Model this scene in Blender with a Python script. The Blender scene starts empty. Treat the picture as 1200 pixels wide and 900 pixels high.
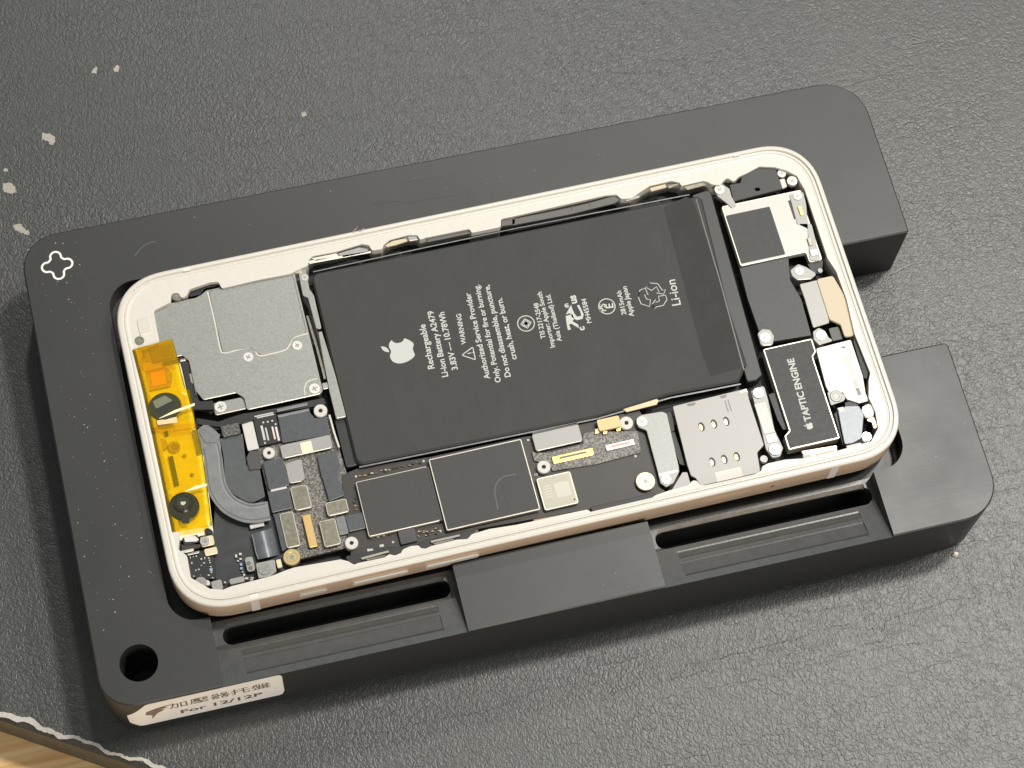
import bpy, bmesh, math, random
from mathutils import Vector, Matrix
from mathutils.geometry import tessellate_polygon
random.seed(7)
# 1 Blender unit = 1 mm. Origin: centre of the phone's open face (z = 0 is the top of its rim),
# +x along the phone towards its charging port, +y away from the viewer.
sc = bpy.context.scene
sc.unit_settings.scale_length = 0.001
W, H, T = 146.7, 71.5, 7.4
MAT_Z, JIG_Z, JIG_ROT = -22.79, -4.5, -0.011146
CAM = Vector((-62.042, -165.213, 415.976))
CR = Matrix(((0.9673512855, 0.2130571947, -0.1372520390),
             (-0.2489788552, 0.9000610037, -0.3576307024),
             (0.0473394138, 0.3801273752, 0.9237219054)))
FPX = 2670.0
def at(x, y, z):
    """point at height z measured from photo position (x, y) (1200 x 900)"""
    d = CR @ Vector(((x-600)/FPX, -(y-450)/FPX, -1.0))
    s = (z-CAM.z)/d.z
    return (CAM.x+s*d.x, CAM.y+s*d.y)
def P(pts, z): return [at(x, y, z) for x, y in pts]

# ---------------------------------------------------------------- materials
MATS = {}
def mat(name, col, rough=0.5, metal=0.0, noise=0.0, nscale=1.0, bump=0.0, bscale=3.0, spec=0.5, coat=0.0, col2=None, aniso=0):
    if name in MATS: return MATS[name]
    m = bpy.data.materials.new(name); m.use_nodes = True
    nt = m.node_tree; b = nt.nodes['Principled BSDF']
    b.inputs['Base Color'].default_value = (*col, 1)
    b.inputs['Roughness'].default_value = rough
    b.inputs['Metallic'].default_value = metal
    b.inputs['Specular IOR Level'].default_value = spec
    b.inputs['Coat Weight'].default_value = coat
    tc = nt.nodes.new('ShaderNodeTexCoord')
    if noise > 0:
        n = nt.nodes.new('ShaderNodeTexNoise'); n.inputs['Scale'].default_value = nscale; n.inputs['Detail'].default_value = 5
        n.inputs['Roughness'].default_value = 0.65
        r = nt.nodes.new('ShaderNodeValToRGB')
        c2 = col2 or tuple(max(0, c*(1-noise)) for c in col); c1 = tuple(min(1, c*(1+noise)) for c in col) if not col2 else col
        r.color_ramp.elements[0].color = (*c2, 1); r.color_ramp.elements[1].color = (*c1, 1)
        r.color_ramp.elements[0].position = .3; r.color_ramp.elements[1].position = .7
        nt.links.new(tc.outputs['Object'], n.inputs['Vector']); nt.links.new(n.outputs['Fac'], r.inputs['Fac'])
        nt.links.new(r.outputs['Color'], b.inputs['Base Color'])
        mr = nt.nodes.new('ShaderNodeMapRange'); mr.inputs['To Min'].default_value = max(0.02, rough-.08); mr.inputs['To Max'].default_value = min(1, rough+.08)
        nt.links.new(n.outputs['Fac'], mr.inputs['Value']); nt.links.new(mr.outputs['Result'], b.inputs['Roughness'])
    if bump > 0:
        n2 = nt.nodes.new('ShaderNodeTexNoise'); n2.inputs['Scale'].default_value = bscale; n2.inputs['Detail'].default_value = 4
        bp = nt.nodes.new('ShaderNodeBump'); bp.inputs['Strength'].default_value = 1.0; bp.inputs['Distance'].default_value = bump
        nt.links.new(tc.outputs['Object'], n2.inputs['Vector']); nt.links.new(n2.outputs['Fac'], bp.inputs['Height'])
        nt.links.new(bp.outputs['Normal'], b.inputs['Normal'])
    MATS[name] = m
    return m

# ---------------------------------------------------------------- mesh helpers
col = sc.collection
def link(name, bm, m, parent=None, smooth=False, loc=None):
    me = bpy.data.meshes.new(name); bm.normal_update(); bm.to_mesh(me); bm.free()
    o = bpy.data.objects.new(name, me); col.objects.link(o)
    for mm in (m if isinstance(m, (list, tuple)) else [m]): me.materials.append(mm)
    if smooth:
        for p in me.polygons: p.use_smooth = True
        try: me.set_sharp_from_angle(angle=math.radians(35))
        except Exception: pass
    if parent: o.parent = parent
    if loc: o.location = loc
    return o
def tag(o, label=None, cat=None, group=None, kind=None):
    if label: o['label'] = label
    if cat: o['category'] = cat
    if group: o['group'] = group
    if kind: o['kind'] = kind
    return o
def area2(p): return sum(p[i][0]*p[(i+1) % len(p)][1]-p[(i+1) % len(p)][0]*p[i][1] for i in range(len(p)))
def ccw(p): return list(p) if area2(p) > 0 else list(reversed(p))
def snap(pts, tol=0.16):
    """square up nearly axis-parallel edges of a measured outline"""
    p = [list(q) for q in pts]; n = len(p)
    for _ in range(6):
        for i in range(n):
            a, b = p[i], p[(i+1) % n]; dx, dy = abs(a[0]-b[0]), abs(a[1]-b[1])
            if dy < tol*dx: a[1] = b[1] = (a[1]+b[1])/2
            elif dx < tol*dy: a[0] = b[0] = (a[0]+b[0])/2
    return [tuple(q) for q in p]
def rounded(pts, r, seg=5):
    """round the corners of a polygon; r is one radius or a list"""
    pts = ccw(pts); n = len(pts); out = []
    for i in range(n):
        p0, p1, p2 = Vector(pts[i-1]), Vector(pts[i]), Vector(pts[(i+1) % n])
        a, b = p0-p1, p2-p1
        la, lb = a.length, b.length
        if la < 1e-6 or lb < 1e-6: continue
        a.normalize(); b.normalize()
        rr = r[i] if isinstance(r, (list, tuple)) else r
        cosv = max(-1, min(1, a.dot(b))); ang = math.acos(cosv)
        if rr <= 0 or ang > math.pi-.08: out.append(tuple(p1)); continue
        t = min(rr/math.tan(ang/2), la*.48, lb*.48); r2 = t*math.tan(ang/2)
        c = p1+(a+b).normalized()*(r2/math.sin(ang/2))
        s0, s1 = p1+a*t-c, p1+b*t-c
        a0, a1 = math.atan2(s0.y, s0.x), math.atan2(s1.y, s1.x); d = a1-a0
        while d > math.pi: d -= 2*math.pi
        while d < -math.pi: d += 2*math.pi
        for k in range(seg+1):
            aa = a0+d*k/seg; out.append((c.x+r2*math.cos(aa), c.y+r2*math.sin(aa)))
    return out
def rect(x0, y0, x1, y1): return [(min(x0, x1), min(y0, y1)), (max(x0, x1), min(y0, y1)), (max(x0, x1), max(y0, y1)), (min(x0, x1), max(y0, y1))]
def circ(x, y, r, n=24, ry=None): return [(x+r*math.cos(2*math.pi*i/n), y+(ry or r)*math.sin(2*math.pi*i/n)) for i in range(n)]
def offset(pts, d):
    """move a ccw polygon inwards by d"""
    n = len(pts); out = []
    for i in range(n):
        p0, p1, p2 = Vector(pts[i-1]), Vector(pts[i]), Vector(pts[(i+1) % n])
        e0, e1 = (p1-p0), (p2-p1)
        if e0.length < 1e-9 or e1.length < 1e-9: out.append(tuple(p1)); continue
        e0.normalize(); e1.normalize()
        n0, n1 = Vector((-e0.y, e0.x)), Vector((-e1.y, e1.x)); k = n0+n1
        if k.length < 1e-6: out.append(tuple(p1+n0*d)); continue
        k.normalize(); c = max(.35, k.dot(n0)); out.append(tuple(p1+k*(d/c)))
    return out
def prism(bm, pts, z0, z1, holes=(), bev=0.0, mi=0, emi=None):
    """solid slab between z0 and z1, holes right through, optional chamfer on the top outer edge"""
    pts = ccw(pts); holes = [list(reversed(ccw(h))) for h in holes]
    top = offset(pts, bev) if bev > 0 else pts
    loops = [[Vector((x, y, 0)) for x, y in top]]+[[Vector((x, y, 0)) for x, y in h] for h in holes]
    tris = tessellate_polygon(loops)
    tv = [bm.verts.new((x, y, z1)) for l in [top]+holes for x, y in l]
    bv = [bm.verts.new((x, y, z0)) for l in [pts]+holes for x, y in l]
    fs = []; es = []
    for t in tris:
        a = [tv[i] for i in t]
        nrm = (a[1].co-a[0].co).cross(a[2].co-a[0].co)
        if nrm.length < 1e-9: continue
        if nrm.z < 0: t = tuple(reversed(t))
        try:
            fs.append(bm.faces.new([tv[i] for i in t])); fs.append(bm.faces.new([bv[i] for i in reversed(t)]))
        except ValueError: pass
    k = 0
    for li, l in enumerate([pts]+holes):
        n = len(l)
        if li == 0 and bev > 0:
            mv = [bm.verts.new((x, y, z1-bev)) for x, y in pts]
            for i in range(n):
                j = (i+1) % n
                fs.append(bm.faces.new((bv[i], bv[j], mv[j], mv[i]))); fs.append(bm.faces.new((mv[i], mv[j], tv[j], tv[i]))); es.append(fs[-1])
        else:
            for i in range(n):
                j = (i+1) % n
                fs.append(bm.faces.new((bv[k+i], bv[k+j], tv[k+j], tv[k+i])))
        k += n
    for f in fs: f.material_index = mi
    if emi is not None:
        for f in es: f.material_index = emi
    return bm
def slab(name, pts, z1, th, m, parent, bev=0.06, r=0.3, holes=(), em=None):
    bm = bmesh.new(); q = rounded(pts, r) if (isinstance(r, (list, tuple)) or r > 0) else ccw(pts)
    prism(bm, q, z1-th, z1, holes, bev, 0, 1 if em else None); return link(name, bm, [m, em] if em else m, parent)
def loft(bm, rings, closed=True, cap0=False, cap1=False):
    vs = [[bm.verts.new(p) for p in r] for r in rings]; n = len(vs[0])
    for a, b in zip(vs, vs[1:]):
        for i in range(n if closed else n-1):
            j = (i+1) % n; bm.faces.new((a[i], a[j], b[j], b[i]))
    if cap0: bm.faces.new(list(reversed(vs[0])))
    if cap1: bm.faces.new(vs[-1])
    return bm
def lathe(bm, prof, cx, cy, n=20, cap=True):
    rings = [[(cx+r*math.cos(2*math.pi*i/n), cy+r*math.sin(2*math.pi*i/n), z) for i in range(n)] for r, z in prof]
    return loft(bm, rings, True, False, cap)
def ribbon(bm, line, w, z):
    """flat stroke of width w along a polyline"""
    n = len(line); L = []; R = []
    for i in range(n):
        a = Vector(line[max(0, i-1)]); b = Vector(line[min(n-1, i+1)]); d = (b-a).normalized(); nn = Vector((-d.y, d.x))*(w/2)
        p = Vector(line[i]); L.append(p+nn); R.append(p-nn)
    l = [bm.verts.new((p.x, p.y, z)) for p in L]; r = [bm.verts.new((p.x, p.y, z)) for p in R]
    for i in range(n-1): bm.faces.new((r[i], r[i+1], l[i+1], l[i]))
def empty(name, loc=(0, 0, 0), rz=0):
    o = bpy.data.objects.new(name, None); col.objects.link(o); o.location = loc; o.rotation_euler = (0, 0, rz); o.empty_display_size = 5
    return o
def apply_bool(obj, cutters):
    for c in cutters:
        md = obj.modifiers.new('b', 'BOOLEAN'); md.operation = 'DIFFERENCE'; md.object = c; md.solver = 'EXACT'
    dg = bpy.context.evaluated_depsgraph_get(); me = bpy.data.meshes.new_from_object(obj.evaluated_get(dg))
    obj.modifiers.clear(); old = obj.data; obj.data = me; bpy.data.meshes.remove(old)
    for c in cutters:
        d = c.data; bpy.data.objects.remove(c); bpy.data.meshes.remove(d)
def squircle(w, h, r, inset=0.0, n=14, p=2.35):
    """outline of the phone: straight sides joined by continuous-curvature corners"""
    w2, h2, r = w/2-inset, h/2-inset, max(.6, r-inset); out = []
    for sx, sy, a0 in ((1, 1, 0), (-1, 1, 1), (-1, -1, 2), (1, -1, 3)):
        for k in range(n+1):
            t = math.pi/2*k/n; c, s = math.cos(t)**(2/p), math.sin(t)**(2/p)
            if a0 % 2: c, s = s, c
            out.append((sx*(w2-r+r*c), sy*(h2-r+r*s)))
    return out

# ---------------------------------------------------------------- camera
cd = bpy.data.cameras.new('camera'); cam = bpy.data.objects.new('camera', cd); col.objects.link(cam)
cam.matrix_world = Matrix.Translation(CAM) @ CR.to_4x4()
cd.sensor_width = 36; cd.lens = 36*FPX/1200; cd.clip_start = 1; cd.clip_end = 5000
cd.dof.use_dof = True; cd.dof.focus_distance = 445; cd.dof.aperture_fstop = 80000
sc.camera = cam


# ---------------------------------------------------------------- light
w = bpy.data.worlds.new('World'); sc.world = w; w.use_nodes = True
w.node_tree.nodes['Background'].inputs[0].default_value = (.96, 1.0, .97, 1)
w.node_tree.nodes['Background'].inputs[1].default_value = 0.24
def lamp(name, loc, target, size, power, colr, sy=None):
    l = bpy.data.lights.new(name, 'AREA'); l.shape = 'RECTANGLE'; l.size = size; l.size_y = sy or size; l.energy = power; l.color = colr
    o = bpy.data.objects.new(name, l); col.objects.link(o); o.location = loc
    o.rotation_euler = (Vector(target)-Vector(loc)).to_track_quat('-Z', 'Y').to_euler(); return o
lamp('overhead_lamp', (470, 230, 1180), (0, 0, -10), 110, 9.9e6, (1, .965, .905))
lamp('right_lamp', (800, 70, 1100), (0, 0, -10), 180, 6.5e6, (1, .965, .91))
lamp('back_lamp', (260, 1080, 1380), (0, 0, -10), 90, 5.6e6, (1, .97, .92))
lamp('front_fill', (160, -1330, 600), (0, 0, -10), 480, 9.4e6, (1, .925, .83))  # unseen warm fill, added to brighten the front faces
sc.view_settings.view_transform = 'Standard'; sc.view_settings.look = 'None'; sc.view_settings.exposure = 0; sc.view_settings.gamma = 1
sc.render.resolution_x = 1024; sc.render.resolution_y = 768

# ---------------------------------------------------------------- mat and table
def leather():
    m = bpy.data.materials.new('black_leather'); m.use_nodes = True; nt = m.node_tree; b = nt.nodes['Principled BSDF']
    N = nt.nodes.new; L = nt.links.new
    tc = N('ShaderNodeTexCoord')
    def noise(s, det, vec=None, rough=.5):
        n = N('ShaderNodeTexNoise'); n.inputs['Scale'].default_value = s; n.inputs['Detail'].default_value = det; n.inputs['Roughness'].default_value = rough
        L(vec or tc.outputs['Object'], n.inputs['Vector']); return n
    def math_(op, a, b_):
        m_ = N('ShaderNodeMath'); m_.operation = op
        for k, q in enumerate((a, b_)):
            if isinstance(q, (int, float)): m_.inputs[k].default_value = q
            else: L(q, m_.inputs[k])
        return m_.outputs[0]
    wn = noise(.35, 4)
    wm = N('ShaderNodeVectorMath'); wm.operation = 'MULTIPLY_ADD'; wm.inputs[1].default_value = (2.6, 2.6, 2.6); L(wn.outputs['Color'], wm.inputs[0]); L(tc.outputs['Object'], wm.inputs[2])
    st = N('ShaderNodeMapping'); st.inputs['Scale'].default_value = (1.0, .74, 1); st.inputs['Rotation'].default_value = (0, 0, .55); L(wm.outputs[0], st.inputs[0])
    def crease(scale, width):
        v = N('ShaderNodeTexVoronoi'); v.feature = 'DISTANCE_TO_EDGE'; v.inputs['Scale'].default_value = scale; L(st.outputs[0], v.inputs['Vector'])
        r = N('ShaderNodeMapRange'); r.interpolation_type = 'SMOOTHSTEP'; r.inputs['From Max'].default_value = width; L(v.outputs['Distance'], r.inputs['Value']); return r.outputs[0]
    patch = noise(.03, 3)                      # where the grain is coarser or rubbed smooth
    pm = N('ShaderNodeMapRange'); pm.inputs['From Min'].default_value = .35; pm.inputs['From Max'].default_value = .65; L(patch.outputs['Fac'], pm.inputs['Value'])
    fine = noise(2.4, 5, None, .6); med = noise(.9, 3, st.outputs[0])
    h = math_('MULTIPLY', crease(.86, .26), math_('ADD', math_('MULTIPLY', pm.outputs[0], .6), .35))
    h = math_('ADD', h, math_('MULTIPLY', crease(1.9, .3), .5))
    h = math_('ADD', h, math_('MULTIPLY', med.outputs['Fac'], .9))
    h = math_('ADD', h, math_('MULTIPLY', fine.outputs['Fac'], .7))
    # long soft wrinkles
    wv = N('ShaderNodeMapping'); wv.inputs['Scale'].default_value = (.012, .10, .1); wv.inputs['Rotation'].default_value = (0, 0, -.5); L(wm.outputs[0], wv.inputs[0])
    wr = noise(1, 3, wv.outputs[0]); wl = math_('ABSOLUTE', math_('SUBTRACT', wr.outputs['Fac'], .5), 0)
    wc = N('ShaderNodeMapRange'); wc.interpolation_type = 'SMOOTHSTEP'; wc.inputs['From Max'].default_value = .012; L(wl, wc.inputs['Value'])
    h = math_('ADD', h, math_('MULTIPLY', wc.outputs[0], .5))
    bp = N('ShaderNodeBump'); bp.inputs['Strength'].default_value = 1; bp.inputs['Distance'].default_value = .036; L(h, bp.inputs['Height']); L(bp.outputs['Normal'], b.inputs['Normal'])
    # high spots are a little paler than the creases
    cr = N('ShaderNodeValToRGB'); cr.color_ramp.elements[0].position = .3; cr.color_ramp.elements[1].position = .95
    cr.color_ramp.elements[0].color = (.028, .0288, .0274, 1); cr.color_ramp.elements[1].color = (.049, .0495, .0475, 1)
    L(math_('DIVIDE', h, 2.6), cr.inputs['Fac'])
    big = noise(.016, 2)
    mx = N('ShaderNodeMixRGB'); mx.blend_type = 'MULTIPLY'; mx.inputs['Fac'].default_value = 1
    br = N('ShaderNodeValToRGB'); br.color_ramp.elements[0].position = .3; br.color_ramp.elements[1].position = .7
    br.color_ramp.elements[0].color = (.88, .94, .90, 1); br.color_ramp.elements[1].color = (1.04, 1.0, .98, 1)
    L(big.outputs['Fac'], br.inputs['Fac']); L(cr.outputs['Color'], mx.inputs[1]); L(br.outputs['Color'], mx.inputs[2])
    L(mx.outputs['Color'], b.inputs['Base Color']); b.inputs['Specular IOR Level'].default_value = .78
    rr = N('ShaderNodeMapRange'); rr.inputs['To Min'].default_value = .36; rr.inputs['To Max'].default_value = .48; L(fine.outputs['Fac'], rr.inputs['Value']); L(rr.outputs[0], b.inputs['Roughness'])
    return m
M_LEATHER = leather()
def wood():
    m = bpy.data.materials.new('pine_wood'); m.use_nodes = True; nt = m.node_tree; b = nt.nodes['Principled BSDF']
    N = nt.nodes.new; L = nt.links.new
    tc = N('ShaderNodeTexCoord'); mp = N('ShaderNodeMapping'); mp.inputs['Rotation'].default_value = (0, 0, .42); mp.inputs['Scale'].default_value = (.03, .6, .3)
    n = N('ShaderNodeTexNoise'); n.inputs['Scale'].default_value = 1; n.inputs['Detail'].default_value = 6
    r = N('ShaderNodeValToRGB'); r.color_ramp.elements[0].color = (.66, .40, .16, 1); r.color_ramp.elements[1].color = (.88, .62, .32, 1)
    r.color_ramp.elements[0].position = .35; r.color_ramp.elements[1].position = .65
    L(tc.outputs['Object'], mp.inputs[0]); L(mp.outputs[0], n.inputs['Vector']); L(n.outputs['Fac'], r.inputs['Fac']); L(r.outputs['Color'], b.inputs['Base Color'])
    b.inputs['Roughness'].default_value = .35
    return m
MAT_TH = 12.5
bm = bmesh.new(); prism(bm, rect(-420, -420, 420, 420), MAT_Z-MAT_TH-20, MAT_Z-MAT_TH-.05)
tag(link('table', bm, wood()), kind='structure')
e0, e1 = Vector(at(0, 843, MAT_Z)), Vector(at(165, 900, MAT_Z))
d = (e1-e0).normalized(); pA, pB = e0-d*160, e1+d*220
outline = [tuple(pA), tuple(pB), (400, pB.y), (400, 380), (pA.x, 380)]
desk = empty('desk_mat', (0, 0, MAT_Z))
tag(desk, 'black grained leather desk mat with a frayed worn edge, under the machined black holder', 'desk mat')
bm = bmesh.new(); prism(bm, [(x, y) for x, y in outline], -MAT_TH, 0, bev=1.1)
link('mat_sheet', bm, M_LEATHER, desk)

# ---------------------------------------------------------------- holder (black anodised block)
def anodised():
    m = bpy.data.materials.new('black_anodised'); m.use_nodes = True; nt = m.node_tree; p = nt.nodes['Principled BSDF']; N = nt.nodes.new; L = nt.links.new
    tc = N('ShaderNodeTexCoord')
    def noise(s, det, scale3=None, rough=.6):
        n = N('ShaderNodeTexNoise'); n.inputs['Scale'].default_value = s; n.inputs['Detail'].default_value = det; n.inputs['Roughness'].default_value = rough
        if scale3:
            mp = N('ShaderNodeMapping'); mp.inputs['Scale'].default_value = scale3; L(tc.outputs['Object'], mp.inputs[0]); L(mp.outputs[0], n.inputs['Vector'])
        else: L(tc.outputs['Object'], n.inputs['Vector'])
        return n
    def rng(n, a, b_, lo=.3, hi=.7):
        r = N('ShaderNodeMapRange'); r.inputs['From Min'].default_value = lo; r.inputs['From Max'].default_value = hi; r.inputs['To Min'].default_value = a; r.inputs['To Max'].default_value = b_; L(n.outputs['Fac'], r.inputs['Value']); return r.outputs[0]
    smudge = noise(.045, 4); grain = noise(4.0, 3); tool = noise(1.0, 2, (.05, 3.2, .05))
    c = N('ShaderNodeValToRGB'); c.color_ramp.elements[0].color = (.020, .0205, .0200, 1); c.color_ramp.elements[1].color = (.028, .0284, .0276, 1); c.color_ramp.elements[0].position = .35; c.color_ramp.elements[1].position = .65
    L(grain.outputs['Fac'], c.inputs['Fac']); L(c.outputs['Color'], p.inputs['Base Color'])
    a1 = N('ShaderNodeMath'); a1.operation = 'ADD'; L(rng(smudge, .385, .46), a1.inputs[0]); L(rng(tool, -.006, .006), a1.inputs[1]); L(a1.outputs[0], p.inputs['Roughness'])
    p.inputs['Specular IOR Level'].default_value = .55
    bp = N('ShaderNodeBump'); bp.inputs['Distance'].default_value = .006; a2 = N('ShaderNodeMath'); a2.operation = 'ADD'; L(grain.outputs['Fac'], a2.inputs[0]); L(tool.outputs['Fac'], a2.inputs[1]); L(a2.outputs[0], bp.inputs['Height']); L(bp.outputs['Normal'], p.inputs['Normal'])
    return m
M_JIG = anodised()
M_MILLED = mat('milled_anodised', (.050, .053, .053), .36, 0, .14, .5, .02, 2.5, .7)
M_LIP = mat('lit_lip', (.27, .25, .21), .36, .5, .12, .6)  # paler metal paints the light bar reflected along the right slot's back edge
jig = empty('phone_holder', (0, 0, MAT_Z), JIG_ROT)
tag(jig, 'black machined metal block with finger slots and a white label, cradling the opened phone', 'repair holder')
X0, X1, Y0, Y1 = -89.94, 89.12, -50.13, 50.25
def cutter(pts, z0, z1):
    b = bmesh.new(); prism(b, pts, z0, z1); o = link('cut', b, M_JIG, jig); o.location.z = -MAT_Z; return o
out = rounded([(X0, Y0), (X1, Y0), (X1, -12.9), (68, -12.9), (68, 12.7), (X1, 12.7), (X1, Y1), (X0, Y1)], [6.5, 8, 1.0, 2, 2, .5, 9, 7.5], 10)
bm = bmesh.new(); prism(bm, out, MAT_Z+.02, JIG_Z, [circ(-81.9, -42.2, 3.65, 40)], .28)
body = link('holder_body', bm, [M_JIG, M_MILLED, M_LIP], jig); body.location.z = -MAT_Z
cuts = [cutter(rounded(rect(-74.5, -36.4, 73.6, 36.4), 5.5, 10), -9.6, 0)]
def slanted(poly_yz, x0, x1, mi):
    b = bmesh.new(); loft(b, [[(x, y, z) for y, z in poly_yz] for x in (x0, x1)], True, True, True); bmesh.ops.recalc_face_normals(b, faces=b.faces)
    for f in b.faces: f.material_index = mi
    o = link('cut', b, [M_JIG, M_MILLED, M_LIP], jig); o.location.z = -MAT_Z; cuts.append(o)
def scoop(x0, x1, s0, s1, lip):
    # finger recess: a ramp falling towards the phone, two shallow milled channels, and a long slot
    ramp = lambda y: -8.2+(min(y, -41.3)+41.3)*-.342
    slanted([(-36.0, -8.2), (-41.3, -8.2), (-50.2, ramp(-50.2)), (-52.0, -5.0), (-52.0, 1), (-36.0, 1)], x0, x1, 1)
    for ya, yb, dz in ((-42.7, -44.6, .20), (-45.2, -48.6, .30)):
        slanted([(ya, ramp(ya)-dz*.4), (ya-.35, ramp(ya-.35)-dz), (yb+.5, ramp(yb)-dz*1.3), (yb, ramp(yb)+.02), (yb, ramp(yb)+2), (ya, ramp(ya)+2)], x0+4.6, x1-4.4, 1)
    cuts.append(cutter(rounded(rect(s0, -41.7, s1, -37.9), 1.85, 10), -19, 0))
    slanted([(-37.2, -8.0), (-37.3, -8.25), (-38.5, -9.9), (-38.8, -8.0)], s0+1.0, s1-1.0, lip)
scoop(-67.2, -19.8, -65.6, -20.9, 1)
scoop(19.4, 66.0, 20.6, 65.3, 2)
apply_bool(body, cuts)
bv = body.modifiers.new('bev', 'BEVEL'); bv.width = .24; bv.segments = 2; bv.limit_method = 'ANGLE'; bv.angle_limit = math.radians(40)
dg = bpy.context.evaluated_depsgraph_get(); me = bpy.data.meshes.new_from_object(body.evaluated_get(dg)); body.modifiers.clear(); body.data = me
bm = bmesh.new(); prism(bm, rounded(rect(-60, -28, 60, 28), 4), -9.58, -7.45); link('pocket_pad', bm, M_JIG, jig).location.z = -MAT_Z

# ---------------------------------------------------------------- phone
phone = empty('smartphone', (0, 0, -T))
tag(phone, 'opened white smartphone without its screen, battery and circuit boards showing, lying in the black holder', 'phone')
def PH(o): o.location.z += T; return o
M_RIM = mat('cream_rim', (.67, .635, .57), .34, 0, .03, 1.5)
M_SIDE = mat('champagne_side', (.78, .57, .40), .34, .2, .04, 2)
M_DARK = mat('cavity_floor', (.02, .02, .02), .6)
bm = bmesh.new()
prof = [(1.2, -7.4), (.35, -7.0), (0, -6.3), (0, -.62), (.03, -.42), (.14, -.18), (.32, -.04), (.52, 0), (.95, 0), (1.03, -.10), (1.08, -.44), (1.40, -.46), (1.5, -.24), (1.75, -.22), (1.85, -.36), (2.3, -.42)]
rings = [[(x, y, z) for x, y in squircle(W, H, 11.5, i)] for i, z in prof]
loft(bm, rings, True, True, False)
for i, f in enumerate(bm.faces): f.material_index = 1 if i < 4*len(rings[0]) or len(f.verts) > 8 else 0
frame = PH(link('frame', bm, [M_RIM, M_SIDE], phone, True))
bm = bmesh.new(); prism(bm, squircle(W, H, 11.5, 2.0), -6.9, -5.2); PH(link('midplate', bm, M_DARK, phone))
# ---------------------------------------------------------------- phone: survey windows (x0, y0, scale) of the photograph
def win(x0, y0, s): return lambda pts: [(x0+x/s, y0+y/s) for x, y in pts]
PX = lambda pts: pts
A = win(130, 300, 4.4444); B = win(130, 460, 4.4444); C = win(190, 560, 4.4444); D = win(380, 480, 4.4444)
E = win(590, 440, 4.4444); F = win(740, 400, 4.4444); G = win(850, 350, 4.2857); Hh = win(820, 160, 4.287)
K1 = win(150, 390, 10); K2 = win(160, 450, 10); K3 = win(290, 470, 10); K4 = win(290, 550, 8.5714); K5 = win(195, 610, 8.5714)
K6 = win(340, 250, 6.6667); K7 = win(345, 370, 5); K8 = win(400, 590, 8.5714); T1 = win(600, 170, 4.2857); T2 = win(420, 300, 5); T3 = win(590, 310, 5)

M_STEEL = mat('matte_steel', (.275, .28, .262), .46, .55, .17, 2.4, .006, 9)
M_STEEL2 = mat('pale_steel', (.31, .305, .29), .48, .4, .09, 2.0, .004, 9)
M_STEELDK = mat('dark_steel', (.12, .12, .115), .45, .6, .1, 1)  # darker steel for wires, slits and small parts
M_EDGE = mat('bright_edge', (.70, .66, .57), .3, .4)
M_SCREW = mat('nickel_screw', (.66, .63, .57), .26, .6)
M_HOLE = mat('recess_black', (.008, .008, .008), .7)
M_BRASS = mat('brass', (.66, .52, .26), .3, .8)
M_GOLD = mat('gold_contact', (.85, .60, .22), .28, .85)
M_TAN = mat('tan_block', (.52, .40, .20), .45, .3)
M_GRAPH = mat('graphite_sheet', (.036, .036, .034), .55, 0, .06, 1.2, .004, 12)
M_BATT = mat('battery_wrap', (.036, .036, .0335), .66, 0, .07, .12, .35, .10)
M_BATT2 = mat('battery_flap', (.021, .019, .018), .68, 0, .05, .3)
M_BLACK = mat('black_plastic', (.010, .010, .010), .45)
M_FLEX = mat('grey_flex', (.070, .077, .085), .36, 0, .10, 1.1)
M_FLEXL = mat('light_flex', (.20, .205, .21), .33, .2, .10, .9)
M_FLEXB = mat('black_flex', (.028, .031, .033), .42, 0, .2, .5)
M_PCB = mat('dark_pcb', (.030, .025, .021), .45, 0, .25, 1.5)
M_PCBE = mat('pcb_edge', (.33, .22, .11), .5, .2, .2, 2)
M_OLIVE = mat('olive_cap', (.23, .22, .17), .33, .5, .15, 1.5)
M_BEIGE = mat('beige_chip', (.36, .34, .27), .4, .3, .05, 1)
M_WHITE = mat('white_plastic', (.62, .60, .56), .42)
M_CREAM = mat('cream_foam', (.62, .53, .38), .6)
M_PINK = mat('pinkish_sticker', (.78, .66, .60), .5)
M_COPPER = mat('copper_tab', (.72, .50, .36), .35, .5)
M_TAPEG = mat('grey_tape', (.25, .27, .29), .4, .2, .25, 1.2)
M_OLENS = mat('sensor_window', (.050, .050, .022), .15, 0, 0, 1, 0, 1, .6, .4)
M_INK = mat('pale_ink', (.55, .55, .52), .55)
M_BLUE = mat('blue_component', (.30, .40, .52), .4)
def speckle(name, c0, c1, sc_, pos=.5):
    m = bpy.data.materials.new(name); m.use_nodes = True; nt = m.node_tree; b = nt.nodes['Principled BSDF']
    tc = nt.nodes.new('ShaderNodeTexCoord'); v = nt.nodes.new('ShaderNodeTexNoise'); v.inputs['Scale'].default_value = sc_; v.inputs['Detail'].default_value = 3
    r = nt.nodes.new('ShaderNodeValToRGB'); r.color_ramp.elements[0].color = (*c0, 1); r.color_ramp.elements[1].color = (*c1, 1)
    r.color_ramp.elements[0].position = pos-.06; r.color_ramp.elements[1].position = pos+.10
    nt.links.new(tc.outputs['Object'], v.inputs['Vector']); nt.links.new(v.outputs['Fac'], r.inputs['Fac']); nt.links.new(r.outputs['Color'], b.inputs['Base Color'])
    b.inputs['Roughness'].default_value = .4
    return m
M_SPECK = speckle('flecked_board', (.075, .065, .052), (.27, .26, .235), 3.4, .50)
M_FOAMDK = speckle('flecked_foam', (.05, .05, .045), (.16, .16, .15), 3.0)
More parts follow.
